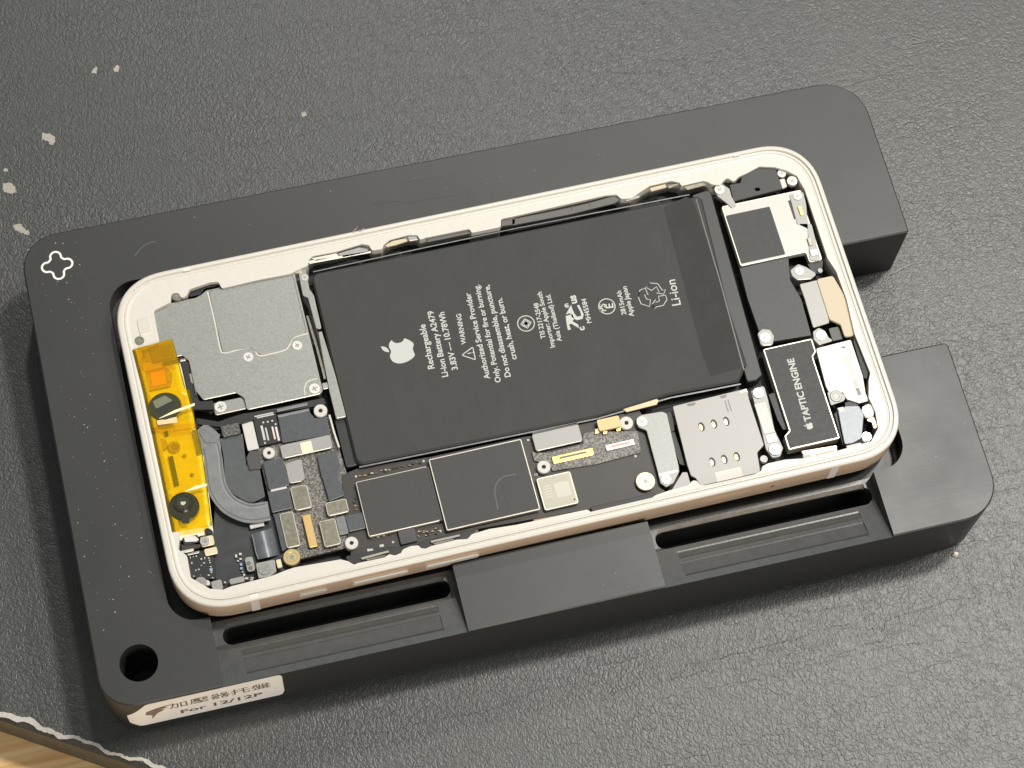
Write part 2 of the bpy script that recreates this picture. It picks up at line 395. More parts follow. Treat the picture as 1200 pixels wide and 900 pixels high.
def tape_mat():
    m = bpy.data.materials.new('amber_tape'); m.use_nodes = True; nt = m.node_tree; b = nt.nodes['Principled BSDF']; o = nt.nodes['Material Output']
    b.inputs['Base Color'].default_value = (.90, .66, .0, 1); b.inputs['Roughness'].default_value = .22; b.inputs['Specular IOR Level'].default_value = .6
    t = nt.nodes.new('ShaderNodeBsdfTransparent'); t.inputs['Color'].default_value = (1.0, .885, .09, 1)
    tc = nt.nodes.new('ShaderNodeTexCoord'); n = nt.nodes.new('ShaderNodeTexNoise'); n.inputs['Scale'].default_value = .35; n.inputs['Detail'].default_value = 3
    bp = nt.nodes.new('ShaderNodeBump'); bp.inputs['Distance'].default_value = .10; nt.links.new(tc.outputs['Object'], n.inputs['Vector']); nt.links.new(n.outputs['Fac'], bp.inputs['Height']); nt.links.new(bp.outputs['Normal'], b.inputs['Normal'])
    gl = nt.nodes.new('ShaderNodeBsdfGlossy'); gl.inputs['Roughness'].default_value = .16; gl.inputs['Color'].default_value = (1, .97, .85, 1); fr = nt.nodes.new('ShaderNodeFresnel'); fr.inputs['IOR'].default_value = 1.45
    x = nt.nodes.new('ShaderNodeMixShader'); x.inputs[0].default_value = .10
    nt.links.new(t.outputs[0], x.inputs[1]); nt.links.new(b.outputs[0], x.inputs[2]); y = nt.nodes.new('ShaderNodeMixShader'); nt.links.new(fr.outputs[0], y.inputs[0]); nt.links.new(x.outputs[0], y.inputs[1]); nt.links.new(gl.outputs[0], y.inputs[2]); nt.links.new(y.outputs[0], o.inputs['Surface']); nt.links.new(bp.outputs['Normal'], gl.inputs['Normal'])
    return m
M_TAPE = tape_mat()

EDGES = {'matte_steel': M_EDGE, 'pale_steel': M_EDGE, 'pale_cream_metal': M_EDGE, 'slab_grey': M_FLEXL, 'grey_flex': M_FLEXL}  # bevel faces take a paler colour that paints in the edge highlight
def crumple(o, amp, seed):
    """fold and ripple a thin film"""
    from mathutils import noise as nz
    bm = bmesh.new(); bm.from_mesh(o.data)
    for _ in range(3): bmesh.ops.subdivide_edges(bm, edges=[e for e in bm.edges if e.calc_length() > .9], cuts=1, use_grid_fill=False); bmesh.ops.triangulate(bm, faces=[f for f in bm.faces if len(f.verts) > 4])
    for v in bm.verts:
        c_ = Vector((v.co.x*.28+seed, v.co.y*.7, seed)); v.co.z += amp*(nz.noise(c_)+.5*nz.noise(c_*2.7))
    bm.to_mesh(o.data); bm.free()
    for q_ in o.data.polygons: q_.use_smooth = True
def place(o, parent):
    """authored heights are scene heights; direct children of an Empty are shifted to its base"""
    o.parent = parent
    if parent in BASES: o.location.z -= BASES[parent]
    return o
BASES = {phone: -T, jig: MAT_Z}
def part(name, w_, pts, z, th, m, parent=None, r=.25, bev=.07, holes=(), sq=True, label=None, em=None):
    q = P(w_(pts), z)
    if sq: q = snap(q)
    if em is None and EDGES.get(m.name): em = EDGES[m.name]
    o = slab(name, q, z, th, m, None, bev, r, [P(w_(h), z) if isinstance(h, list) else h for h in holes], em)
    place(o, parent or phone)
    if label: o['label'] = label
    return o
def edged(name, w_, pts, z, th, m, me, parent=None, r=.3, lip=.22, label=None):
    """plate with a bright raised lip round its edge"""
    q = rounded(snap(P(w_(pts), z)), r); q = ccw(q)
    bm = bmesh.new(); prism(bm, q, z-th, z-.03, (), .05, 1); prism(bm, offset(q, lip), z-th*.5, z, (), .04, 0)
    o = place(link(name, bm, [m, me]), parent or phone) if True else None
    if label: o['label'] = label
    return o
def screw(w_, c, z, r, parent, m=None, kind='cross', name='screw'):
    x, y = at(*w_([c])[0], z); bm = bmesh.new(); m = m or M_SCREW; r = r*1.55 if r < .8 else r*1.7 if r > .98 else r*1.45
    lathe(bm, [(r, z-.9), (r, z-.12), (r*.93, z), (r*.62, z), (r*.58, z-.06)], x, y, 22)
    for f in bm.faces: f.material_index = 0
    a0 = random.random()*3
    if kind == 'cross':
        for k in range(2):
            a = a0+k*math.pi/2; ca, sa = math.cos(a), math.sin(a); l, w2 = r*.48, r*.11
            pts = [(x+ca*u-sa*v_, y+sa*u+ca*v_) for u, v_ in ((-l, -w2), (l, -w2), (l, w2), (-l, w2))]
            prism(bm, pts, z-.058, z-.04+.004*k, mi=1)
    else:
        pts = [(x+r*.36*(1 if i % 2 == 0 else .55)*math.cos(a0+i*math.pi/5), y+r*.36*(1 if i % 2 == 0 else .55)*math.sin(a0+i*math.pi/5)) for i in range(10)]
        prism(bm, pts, z-.058, z-.04, mi=1)
    return place(link(name, bm, [m, mat('screw_recess', (.26, .25, .235), .4, .5)], None, True), parent)
def standoff(w_, c, z, r, parent, m=None):
    x, y = at(*w_([c])[0], z); bm = bmesh.new(); r *= 1.6
    lathe(bm, [(r, z-1.6), (r, z-.1), (r*.92, z), (r*.36, z), (r*.30, z-.1)], x, y, 22, False)
    n = len(bm.faces); lathe(bm, [(r*.32, z-.12), (r*.05, z-.13)], x, y, 22); bm.faces.ensure_lookup_table()
    for i in range(n, len(bm.faces)): bm.faces[i].material_index = 1
    return place(link('standoff', bm, [m or M_WHITE, M_HOLE], None, True), parent)
def disc(name, w_, c, z, r, th, m, parent, bev=.08, ry=None):
    x, y = at(*w_([c])[0], z); bm = bmesh.new(); prism(bm, circ(x, y, r, 28, ry), z-th, z, (), bev); return place(link(name, bm, m, None, True), parent)
def line(name, w_, pts, wd, z, m, parent, th=.05):
    q = P(w_(pts), z); n = len(q); L = []; R = []
    for i in range(n):
        a = Vector(q[max(0, i-1)]); b = Vector(q[min(n-1, i+1)]); d_ = (b-a).normalized(); nn = Vector((-d_.y, d_.x))*(wd/2)
        L.append(tuple(Vector(q[i])+nn)); R.append(tuple(Vector(q[i])-nn))
    bm = bmesh.new(); prism(bm, L+R[::-1], z-th, z); return place(link(name, bm, m), parent)
def smooth_px(pts, n=6):
    """Catmull-Rom through measured points"""
    out = []
    for i in range(len(pts)-1):
        p0, p1, p2, p3 = pts[max(0, i-1)], pts[i], pts[i+1], pts[min(len(pts)-1, i+2)]
        for k in range(n):
            t = k/n
            out.append(tuple(.5*((2*p1[j])+(-p0[j]+p2[j])*t+(2*p0[j]-5*p1[j]+4*p2[j]-p3[j])*t*t+(-p0[j]+3*p1[j]-3*p2[j]+p3[j])*t**3) for j in (0, 1)))
    return out+[pts[-1]]

# --- inner ledge of the frame, traced along its visible inner edge
LEDGE = [(164, 412), (180, 480), (211, 622), (209, 644), (219, 651), (223.6, 677), (246, 690), (262, 691), (271, 687), (303, 679), (318, 675), (336, 668), (345, 665), (399, 655.5), (408, 657.7), (415, 662),
 (419, 660), (430, 657.7), (451, 653), (456, 649.5), (463, 651), (470, 648), (472, 644), (481, 640), (491, 639), (493, 642.5), (499, 643), (505, 640), (535, 632.5), (548, 631.6), (553, 626), (573, 620), (605, 615), (640, 607.6),
 (674, 600), (689, 597), (692.4, 600.4), (701, 599.6), (720, 595.8), (733, 593), (751, 588.4), (763, 584), (768, 580.4), (785, 574.5), (806, 569), (812, 563), (817, 563.5), (820, 568.7), (826, 568.7), (864, 560.7), (884, 556), (892, 552), (893.5, 546.5),
 (900, 543), (920, 538.7), (940, 537.3), (944, 536.7), (980, 528.7), (1006, 521.5), (1021, 517), (1029, 502), (1026, 483), (1022, 474), (1018, 466), (1018, 446), (1020, 437), (1001.5, 391), (992, 350), (980, 318), (970, 303), (949, 240), (943, 222), (938, 214),
 (934, 206), (922, 200), (908.6, 196), (890, 195), (875, 203), (866, 207), (860, 213), (852, 208), (848, 212), (844, 217), (834, 216), (829, 213), (824, 212), (798, 218), (797, 214), (786.7, 212), (761, 218), (749, 226), (740, 232.5), (728, 233), (722.5, 228),
 (709.7, 229), (600, 254), (587, 256.5), (587, 266), (552, 273), (551, 268), (499, 278.5), (491.5, 281.5), (490, 275.5), (478, 275.5), (457, 281), (449.5, 287), (448, 292), (436, 293.5), (432, 287), (424, 286), (394, 295), (367, 300), (361, 305), (361, 311.5), (354, 314), (340, 321), (303, 328), (260, 338),
 (256, 330), (246, 331), (222, 339), (219, 346), (213, 350), (209, 343), (201, 344), (200, 354), (180, 364), (182, 376), (187, 402)]
bm = bmesh.new(); prism(bm, squircle(W, H, 11.5, 2.2), -5.3, -.425, [rounded(P(LEDGE, -.425), .55, 3)])
place(link('inner_ledge', bm, M_RIM), frame)
def band(px, wd, side):
    x = at(px[0], px[1], 0)[0]; bm = bmesh.new()
    lo = [(0, .006), (.45, .004), (1.15, .006)] if True else None
    y = -H/2 if side < 0 else H/2
    s = 1 if side < 0 else -1
    pr = [(y-s*.02, -6.6), (y-s*.02, -.72), (y+s*.12, -.27), (y+s*.45, -.01), (y+s*.82, .025), (y+s*1.14, .025), (y+s*1.14, -.3), (y+s*.5, -.5), (y+s*.3, -6.6)]
    loft(bm, [[(xx, yy, zz) for yy, zz in pr] for xx in (x-wd/2, x+wd/2)], True, True, True); bmesh.ops.recalc_face_normals(bm, faces=bm.faces)
    return place(link('antenna_band', bm, mat('band_plastic', (.84, .76, .70), .45)), frame)
band((298, 702), 1.6, -1); band((980, 546), 1.6, -1); band((218, 312), 1.4, 1); band((862, 177), 1.4, 1)
def side_button(name, pa, pb, zc, hw, proud):
    xa, xb = at(*pa, zc)[0], at(*pb, zc)[0]; y = -H/2
    q = rounded(rect(xa, zc-hw, xb, zc+hw), hw*.9, 6); bm = bmesh.new()
    rings = [[(x, yy, z_) for x, z_ in offset(ccw(q), ins)] for yy, ins in ((y+.1, 0), (y-proud*.7, 0), (y-proud, .12))]
    loft(bm, rings, True, False, True); bmesh.ops.recalc_face_normals(bm, faces=bm.faces)
    return place(link(name, bm, M_RIM if proud > .2 else M_SIDE, None, True), frame)
side_button('mute_switch', (350, 696), (383, 689), -3.3, .75, .3)
side_button('volume_button', (412, 682), (478, 667), -3.3, .8, .42)
side_button('volume_button', (497, 662), (561, 648), -3.3, .8, .42)
side_button('sim_tray', (821, 587), (880, 574), -3.3, 1.0, .08)
x, _ = at(905, 570, -3.3); bm = bmesh.new()
loft(bm, [[(x+.4*math.cos(a*.5236), -H/2-.02, -3.3+.4*math.sin(a*.5236)) for a in range(12)], [(x+.38*math.cos(a*.5236), -H/2+.1, -3.3+.38*math.sin(a*.5236)) for a in range(12)]], True, True, True)
place(link('eject_hole', bm, M_STEELDK), frame)

# --- camera shield plate
plate = part('camera_shield', A, [(190, 275), (440, 213), (468, 203), (497, 182), (952, 80), (1086, 625), (1106, 712), (1010, 742), (712, 797), (690, 738), (652, 709), (482, 752), (440, 700), (424, 600), (402, 545), (372, 515), (340, 525), (216, 551), (196, 430)], -1.1, .35, M_STEEL, None,
 [.8, .5, .5, .4, .9, .5, 1, .5, .4, 1, .5, 1.2, 1, .5, .5, .5, .4, .9, .3], .09)
plate['label'] = 'mottled grey steel shield plate'
q = rounded(snap(P(A([(508, 186), (945, 88), (1022, 400), (950, 425), (912, 485), (778, 517), (726, 480), (578, 500)]), -.95), .08), [.3, .8, .3, .8, .8, .8, .8, .8]); bm = bmesh.new()
prism(bm, ccw(q), -1.3, -.93, (), .16); place(link('raised_panel', bm, [M_STEEL], None), plate)
o = line('raised_edge_highlight', A, smooth_px([(503, 186), (540, 340), (568, 480), (590, 505), (650, 492), (720, 478), (748, 492), (775, 520), (840, 508), (905, 490), (928, 465), (945, 430), (980, 415), (1026, 403)]), .32, -1.02, M_EDGE, plate, .12)  # pale line paints the highlight along the embossed step
tab = part('lower_tab', A, [(528, 766), (690, 735), (712, 800), (545, 822)], -1.7, .4, M_STEEL, plate, .35)
for c, z, r in (((715, 525), -.98, .66), ((970, 465), -.98, .66), ((1060, 690), -.98, .74), ((570, 785), -1.55, .78)): screw(A, c, z, r, plate, mat('bright_screw', (.74, .72, .68), .32, .25))
o = line('raised_edge_highlight', A, smooth_px([(1012, 725), (1008, 690), (1025, 655), (1075, 638)]), .24, -1.02, M_EDGE, plate, .12)
part('clear_spacer', A, [(135, 335), (195, 322), (212, 400), (150, 415)], -.25, .3, mat('clear_plastic', (.74, .69, .60), .25, .2), None, .3)
screw(A, (148, 440), -.3, .62, phone, M_OLIVE)
for c in ((345, 205),): screw(A, c, -.55, .75, phone, M_OLIVE)
part('antenna_clip', A, [(405, 180), (480, 160), (555, 135), (560, 150), (490, 175), (465, 205), (410, 210)], -1.5, .5, M_BLACK, None, .2)
part('metal_clip', A, [(762, 80), (800, 62), (820, 80), (880, 64), (890, 78), (765, 102)], -1.0, .4, M_OLIVE, None, .15)
part('metal_clip', A, [(900, 42), (975, 35), (1000, 90), (960, 90), (940, 72), (905, 72)], -.9, .4, mat('tan_clip', (.50, .44, .36), .4, .5), None, .2)  # clip in a greyish tan metal

# --- modules under the amber tape
part('sensor_housing', PX, [(160, 412), (205, 396), (222, 470), (240, 540), (250, 625), (206, 634)], -2.0, .8, mat('sensor_tray', (.90, .86, .70), .5, 0, .06, .5), None, .5, sq=False)
sh = part('sensor_bracket', K1, [(110, 170), (225, 150), (250, 330), (150, 350)], -1.75, .3, M_CREAM, None, .4)
screw(K1, (165, 215), -1.65, .45, sh, M_BRASS); screw(K1, (170, 280), -1.65, .45, sh, M_BRASS)
part('flex_strip', K1, [(400, 345), (600, 298), (610, 335), (420, 380)], -1.45, .2, M_BLACK, None, .1)
dp = part('dot_projector', K1, [(160, 450), (440, 395), (520, 480), (500, 620), (200, 700)], -1.55, .5, mat('projector_case', (.60, .36, .10), .4, .3, .2, 2), None, .5)
part('projector_window', K1, [(255, 470), (430, 420), (450, 590), (285, 640)], -1.42, .2, mat('amber_window', (.95, .42, .04), .3), dp, .3)
part('projector_frame', K1, [(440, 440), (520, 470), (510, 560), (450, 590)], -1.4, .2, M_TAN, dp, .2)
ear = disc('proximity_sensor', K2, (330, 262), -.16, 3.3, 1.2, M_OLENS, phone, .3, 3.05)
part('sensor_facet', K2, [(185, 200), (330, 130), (430, 190), (225, 290)], -.12, .1, mat('sensor_sheen', (.20, .20, .13), .25), ear, .2)  # paler facet paints a sheen onto the sensor glass
part('sensor_slit', K2, [(225, 292), (430, 205), (445, 240), (290, 345), (230, 330)], -.115, .1, M_BLACK, ear, .1)
mic = disc('microphone_ring', K2, (440, 735), -1.45, 1.2, .5, M_BRASS, phone); disc('microphone_port', K2, (450, 735), -1.40, .75, .1, M_PCBE, mic)
disc('sensor_dome', K2, (285, 710), -1.4, 1.3, .5, M_TAN, phone)
for c in ((560, 840), (650, 1060)): disc('rivet', K2, c, -1.6, .35, .3, M_PCBE, phone)
part('flex_strip', B, [(298, 335), (322, 328), (355, 480), (330, 490)], -1.55, .3, M_PCB, None, .1)
part('flex_strip', K2, [(320, 550), (360, 540), (380, 600), (340, 620)], -1.55, .3, M_PCB, None, .1)
cam_ = disc('front_camera', B, (380, 592), -.20, 2.95, 1.2, mat('camera_barrel', (.030, .027, .008), .3), phone, .2)
disc('camera_barrel', B, (374, 572), .15, 2.0, 1.5, mat('camera_cap', (.028, .027, .018), .25), cam_, .3)
disc('lens', B, (375, 574), .17, 1.25, .3, M_OLENS, cam_, .1)
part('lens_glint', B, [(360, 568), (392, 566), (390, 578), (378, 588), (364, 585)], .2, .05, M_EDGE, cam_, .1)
part('camera_tail', B, [(365, 650), (410, 650), (408, 678), (375, 678)], -.18, .6, M_BLACK, cam_, .2)
# amber polyimide tape, two strips
bmz = -.62
tp = part('amber_tape', A, [(110, 488), (190, 466), (318, 430), (345, 520), (388, 690), (412, 700), (446, 898), (212, 925), (165, 700)], -.30, .05, M_TAPE, None, .15, 0, sq=False, label='upper strip of clear amber tape')
part('tape_overlap', K1, [(112, 172), (230, 150), (512, 70), (545, 190), (590, 330), (605, 365), (160, 440)], -.20, .05, M_TAPE, tp, .1, 0, sq=False)
tp2 = part('amber_tape', B, [(207, 182), (440, 158), (474, 300), (500, 480), (527, 695), (420, 712), (318, 728)], -.34, .05, M_TAPE, None, .15, 0, sq=False, label='lower strip of clear amber tape')
crumple(tp, .05, 3.1); crumple(tp2, .06, 8.4)
for w_, pts in ((B, [(235, 142), (300, 118), (435, 68), (437, 54), (330, 92)]), (B, [(375, 520), (498, 487), (500, 474), (440, 486)])):
    part('tape_crease_highlight', w_, pts, -.12, .10, mat('tape_highlight', (.93, .84, .55), .35), tp if w_ == A else tp2, .05, 0, sq=False)  # pale slivers paint the highlights on the tape's folds
part('tape_lift', K2, [(235, 430), (470, 385), (480, 450), (250, 480)], -.20, .06, mat('lifted_tape', (.86, .62, .36), .3), tp2, .1, 0, sq=False)

# --- black gap parts beside the tape
g = part('flex_holder', K1, [(600, 290), (640, 250), (700, 265), (720, 350), (730, 470), (800, 700), (840, 800), (1000, 790), (1010, 900), (760, 900), (700, 700), (640, 430)], -1.6, 1.0, M_BLACK, None, .3, sq=False)
part('metal_pin', K1, [(600, 308), (680, 298), (680, 325), (610, 335)], -1.4, .3, M_STEEL2, g, .2)
part('metal_pin', K1, [(715, 480), (740, 470), (770, 600), (740, 580)], -1.4, .3, M_STEEL2, g, .1)
line('metal_wire', K1, [(730, 450), (745, 445), (800, 735)], .18, -1.2, M_STEELDK, g, .2)
part('side_contact', K2, [(645, 540), (710, 535), (760, 690), (760, 820), (710, 830), (680, 680)], -1.5, .5, M_OLIVE, g, .3, sq=False)
part('black_band', B, [(440, 130), (560, 150), (680, 110), (860, 80), (1110, 25), (1120, 62), (860, 105), (690, 160), (570, 180), (450, 165)], -1.9, .8, M_BLACK, None, .3, sq=False)
part('contact_bar', K3, [(340, 95), (700, 10), (705, 45), (345, 125)], -1.6, .3, M_FLEXL, None, .1)

# --- curved ribbon and the flex area
part('black_flex_sheet', PX, [(219, 650), (223, 677), (248, 688), (262, 692), (272, 686), (300, 678), (338, 668), (342, 640), (325, 590), (300, 585), (252, 585), (250, 622), (240, 640)], -3.4, .6, M_FLEXB, None, .2, sq=False)
part('inner_slab', B, smooth_px([(566, 240), (585, 330), (598, 470), (640, 530), (720, 572), (765, 560), (802, 540)])+[(775, 400), (755, 330), (720, 340), (705, 385), (685, 215)], -2.4, .8, mat('slab_grey', (.075, .083, .087), .42, 0, .1, .6), None, 0, .06, sq=False)
cl = smooth_px([(455, 190), (500, 240), (528, 320), (540, 420), (556, 500), (602, 570), (660, 608), (730, 628), (824, 614)], 8)
wds = [40, 60, 44, 46, 48, 49, 50, 50, 48]
def strip(name, w_, cl_, wf, z, th, m):
    q = P(w_(cl_), z); n = len(q); L = []; R = []
    for i in range(n):
        a = Vector(q[max(0, i-1)]); b = Vector(q[min(n-1, i+1)]); d_ = (b-a).normalized(); f = i/(n-1)*(len(wf)-1); k = min(int(f), len(wf)-2); wv = (wf[k]*(1-(f-k))+wf[k+1]*(f-k))/4.4444/5.6
        nn = Vector((-d_.y, d_.x))*wv; L.append(tuple(Vector(q[i])+nn)); R.append(tuple(Vector(q[i])-nn))
    bm = bmesh.new(); prism(bm, L+R[::-1], z-th, z, (), .05); return place(link(name, bm, m), phone)
strip('ribbon_cable', B, cl, wds, -1.9, .35, mat('ribbon_grey', (.23, .235, .24), .32, .3, .12, .5))
for off_, m_ in ((-.72, mat('ribbon_dark', (.10, .103, .108), .3)), (.55, mat('ribbon_line', (.30, .305, .31), .3)), (.78, mat('ribbon_dark', (.10, .103, .108), .3))):
    q = P(B(cl), -1.88); L_ = []
    for i in range(12, len(q)-1):
        d_ = (Vector(q[i+1])-Vector(q[i-1])).normalized(); L_.append(tuple(Vector(q[i])+Vector((-d_.y, d_.x))*off_*1.9))
    bm = bmesh.new(); ribbon(bm, L_, .16, -1.885); place(link('ribbon_trace', bm, m_), bpy.data.objects['ribbon_cable'])
part('ribbon_end', B, [(455, 205), (490, 195), (540, 225), (572, 205), (560, 260), (490, 262)], -1.75, .3, M_FLEXL, None, .3, sq=False)
part('foam_pad', B, [(568, 178), (664, 152), (676, 212), (586, 230)], -1.7, .6, M_FOAMDK, None, .3)
part('white_pad', B, [(682, 160), (745, 146), (765, 290), (712, 308)], -2.2, .4, M_WHITE, None, .3)
part('dark_clip', B, [(705, 340), (722, 305), (775, 300), (782, 395), (720, 402)], -2.0, .4, mat('smoked_plastic', (.09, .09, .09), .25), None, .3, sq=False)
brd = part('connector_board', PX, [(300, 520), (330, 506), (372, 495), (386, 487), (396, 520), (408, 560), (414, 640), (352, 655), (330, 640), (318, 595)], -2.75, .8, M_SPECK, None, .4, sq=False)
k = part('pin_block', K3, [(72, 180), (325, 122), (410, 470), (125, 525)], -1.85, 1.0, M_BLACK, brd, .2)
for pts in ([(150, 290), (178, 285), (215, 455), (190, 460)], [(320, 305), (345, 300), (380, 460), (360, 465)], [(210, 312), (228, 308), (250, 460), (232, 464)], [(285, 300), (305, 296), (328, 446), (310, 450)], [(80, 178), (300, 125), (302, 138), (84, 192)], [(110, 190), (310, 145), (312, 160), (112, 204)]):
    part('pin_row', K3, pts, -1.82, .1, M_PINK if pts[0][0] in (320, 285) else M_INK, k, .05, 0)
for c in ((185, 250), (238, 242), (290, 230), (205, 490), (330, 270)): disc('pin', K3, c, -1.8, .2, .1, M_INK, k, .02)
part('wide_flex', K3, [(355, 172), (720, 84), (735, 140), (790, 200), (880, 200), (930, 180), (965, 395), (410, 490)], -2.1, .4, M_FLEX, brd, .15, sq=False)
part('flex_fold', K3, [(350, 165), (720, 80), (722, 112), (356, 190)], -2.0, .3, M_FLEXL, brd, .1)
sl = part('connector_bracket', K3, [(380, 520), (968, 392), (995, 545), (410, 675)], -1.8, .6, M_STEEL2, brd, .45)
part('etched_mark', K3, [(620, 490), (745, 465), (770, 585), (640, 612)], -1.795, .02, mat('etched_gold', (.84, .72, .50), .4, .4), sl, .1, 0)
part('connector_cap', B, [(792, 352), (905, 342), (922, 488), (820, 502)], -1.95, .6, M_FLEX, brd, .2)
part('connector_cap', K3, [(440, 735), (600, 682), (632, 690), (672, 905), (630, 940), (490, 965)], -1.85, .6, M_STEEL2, brd, .4, sq=False)
part('connector_cap', K4, [(205, 215), (400, 180), (465, 385), (240, 435)], -1.95, .6, M_FLEX, brd, .2)
part('flex_fold', K4, [(232, 205), (390, 166), (396, 188), (236, 226)], -1.85, .2, M_WHITE, brd, .1)
for pts in ([(425, 190), (560, 148), (605, 160), (640, 370), (510, 420), (480, 400)], [(315, 450), (460, 415), (528, 760), (400, 795)], [(725, 520), (880, 492), (940, 740), (770, 790)], [(775, 345), (985, 285), (1025, 420), (815, 472)]):
    edged('connector_cap', K4, pts, -1.75, .7, M_OLIVE, M_EDGE, brd, .45, .14)
gc = part('socket', K4, [(550, 462), (635, 445), (702, 765), (622, 792)], -1.8, .6, M_GOLD, brd, .2)
part('socket_slot', K4, [(590, 500), (625, 495), (672, 740), (640, 748)], -1.79, .02, mat('slot_tan', (.62, .40, .20), .4), gc, .1, 0)
part('flex_tongue', K3, [(815, 630), (1040, 580), (1100, 800), (1040, 900), (870, 900)], -2.0, .4, M_FLEX, brd, .2, sq=False)
part('flex_tongue', K4, [(735, 20), (935, -10), (910, 60), (970, 260), (820, 320), (800, 240)], -1.9, .35, M_FLEX, brd, .2, sq=False)
part('flex_tongue', K4, [(880, 485), (985, 470), (1010, 640), (930, 660)], -2.0, .4, M_FLEXL, brd, .2)
part('flex_tongue', K4, [(990, 470), (1150, 425), (1185, 580), (1015, 635)], -1.9, .4, M_FLEX, brd, .2)
part('side_flex', K4, [(275, 455), (320, 450), (395, 790), (340, 830)], -2.1, .6, M_FLEX, brd, .2)
bf = bmesh.new(); colz = [(0, -2.45), (.12, -2.15), (.3, -2.0), (.55, -2.1), (.8, -2.5), (1, -3.1)]; g_ = []
for zo in (0, -.25):
    for f_, z_ in colz:
        xa, ya = at(*K4([(50+200*f_, 650-60*f_)])[0], z_); xb, yb = at(*K4([(112+198*f_, 905-45*f_)])[0], z_); g_.append([bf.verts.new((xa, ya, z_+zo)), bf.verts.new((xb, yb, z_+zo))])
n_ = len(colz)
for k_ in range(n_-1): bf.faces.new((g_[k_][0], g_[k_][1], g_[k_+1][1], g_[k_+1][0])); bf.faces.new((g_[n_+k_][0], g_[n_+k_+1][0], g_[n_+k_+1][1], g_[n_+k_][1]))
bmesh.ops.recalc_face_normals(bf, faces=bf.faces)
bfo = place(link('bent_flex', bf, mat('bent_flex_grey', (.12, .13, .145), .24, .1, .15, .6), None, True), phone)
line('flex_edge', K4, [(50, 652), (62, 720), (85, 830), (110, 900)], .22, -2.35, M_FLEXL, bfo, .2)
part('pale_pad', K4, [(20, 550), (165, 530), (170, 570), (25, 595)], -2.6, .4, M_WHITE, None, .15)
for w_, c, r in ((K3, (855, 110), .84), (K3, (250, 605), .74), (K4, (1045, 738), .80)): standoff(w_, c, -1.7, r, brd)
bs = screw(K4, (445, 880), -1.8, 1.0, phone, M_BRASS, 'star')

# --- bottom-left corner
cp = part('corner_circuit', K5, [(205, 350), (350, 300), (400, 360), (480, 360), (500, 590), (440, 590), (245, 575)], -2.5, .5, mat('black_pcb', (.015, .017, .017), .4), None, .2, sq=False)
for x_, y_, w2, h2 in ((240, 370, 9, 18), (270, 360, 10, 12), (300, 355, 12, 16), (255, 425, 12, 18), (350, 385, 16, 14), (385, 375, 10, 18), (378, 425, 20, 10), (350, 450, 14, 7), (295, 500, 10, 18), (325, 490, 16, 14), (275, 558, 12, 12), (425, 375, 14, 12), (432, 398, 14, 10), (438, 420, 16, 10), (445, 462, 18, 8), (452, 520, 16, 12), (425, 548, 22, 12), (465, 575, 18, 10), (340, 545, 10, 5)):
    part('capacitor', K5, [(x_-w2/2, y_-h2/2), (x_+w2/2, y_-h2/2), (x_+w2/2, y_+h2/2), (x_-w2/2, y_+h2/2)], -2.3, .3, M_WHITE, cp, .04, .03)
part('capacitor', K5, [(430, 480), (460, 475), (465, 505), (438, 512)], -2.3, .3, M_BLUE, cp, .04, .03)
mb = part('mesh_block', K5, [(160, 165), (315, 150), (330, 225), (170, 240)], -1.7, .9, M_BLACK, None, .2)
part('mesh_cover', K5, [(175, 165), (285, 152), (330, 190), (300, 210), (185, 215)], -1.6, .2, mat('glossy_white', (.70, .68, .68), .3), mb, .2, sq=False)
part('mesh_block', K5, [(150, 240), (340, 235), (345, 265), (215, 300), (205, 345), (150, 300)], -1.9, .9, M_PCB, None, .2, sq=False)
part('mesh_cover', K5, [(210, 330), (330, 300), (330, 325), (215, 350)], -1.8, .2, M_STEEL, mb, .1)
part('spring_clip', K5, [(125, 300), (270, 285), (280, 300), (140, 335)], -1.4, .2, M_EDGE, None, .2)
mt = part('metal_block', K5, [(335, 170), (465, 140), (490, 245), (350, 260)], -1.9, .5, mat('champagne_metal', (.76, .68, .46), .35, .5), None, .4)
screw(K5, (385, 205), -1.7, .62, mt)
part('metal_block', K5, [(375, 285), (505, 262), (520, 330), (390, 355)], -2.0, .5, mat('champagne_metal', (.76, .68, .46), .35, .5), None, .3)
part('black_grommet', K5, [(385, 90), (410, 72), (440, 85), (470, 110), (455, 140), (390, 138)], -1.6, .6, M_BLACK, None, .3, sq=False)
part('screw_plate', K5, [(270, 600), (340, 575), (435, 605), (440, 650), (300, 650)], -1.2, .6, M_RIM, None, .6, sq=False); screw(K5, (345, 622), -1.05, .75, phone, M_STEEL2)
part('pale_block', K5, [(450, 610), (550, 592), (570, 690), (465, 705)], -1.2, .6, M_STEEL2, None, .3)
part('pale_block', K5, [(630, 585), (780, 560), (785, 610), (640, 645)], -1.9, .6, M_STEEL2, None, .3)
disc('rivet', K5, (588, 620), -2.6, .22, .3, M_INK, phone)
for x_, y_, w2, h2, m_ in ((700, 355, 20, 30, M_WHITE), (742, 335, 26, 22, M_WHITE), (745, 385, 24, 14, M_PINK), (720, 405, 22, 12, M_WHITE), (750, 440, 26, 26, M_BLUE), (752, 480, 26, 24, M_BLUE), (765, 515, 22, 16, M_BLUE), (780, 545, 20, 22, M_WHITE), (805, 580, 36, 18, M_WHITE), (860, 575, 30, 14, M_WHITE), (855, 595, 32, 12, M_WHITE)):
    part('capacitor', K5, [(x_-w2/2, y_-h2/2), (x_+w2/2, y_-h2/2), (x_+w2/2, y_+h2/2), (x_-w2/2, y_+h2/2)], -2.9, .3, m_, phone, .05, .03)
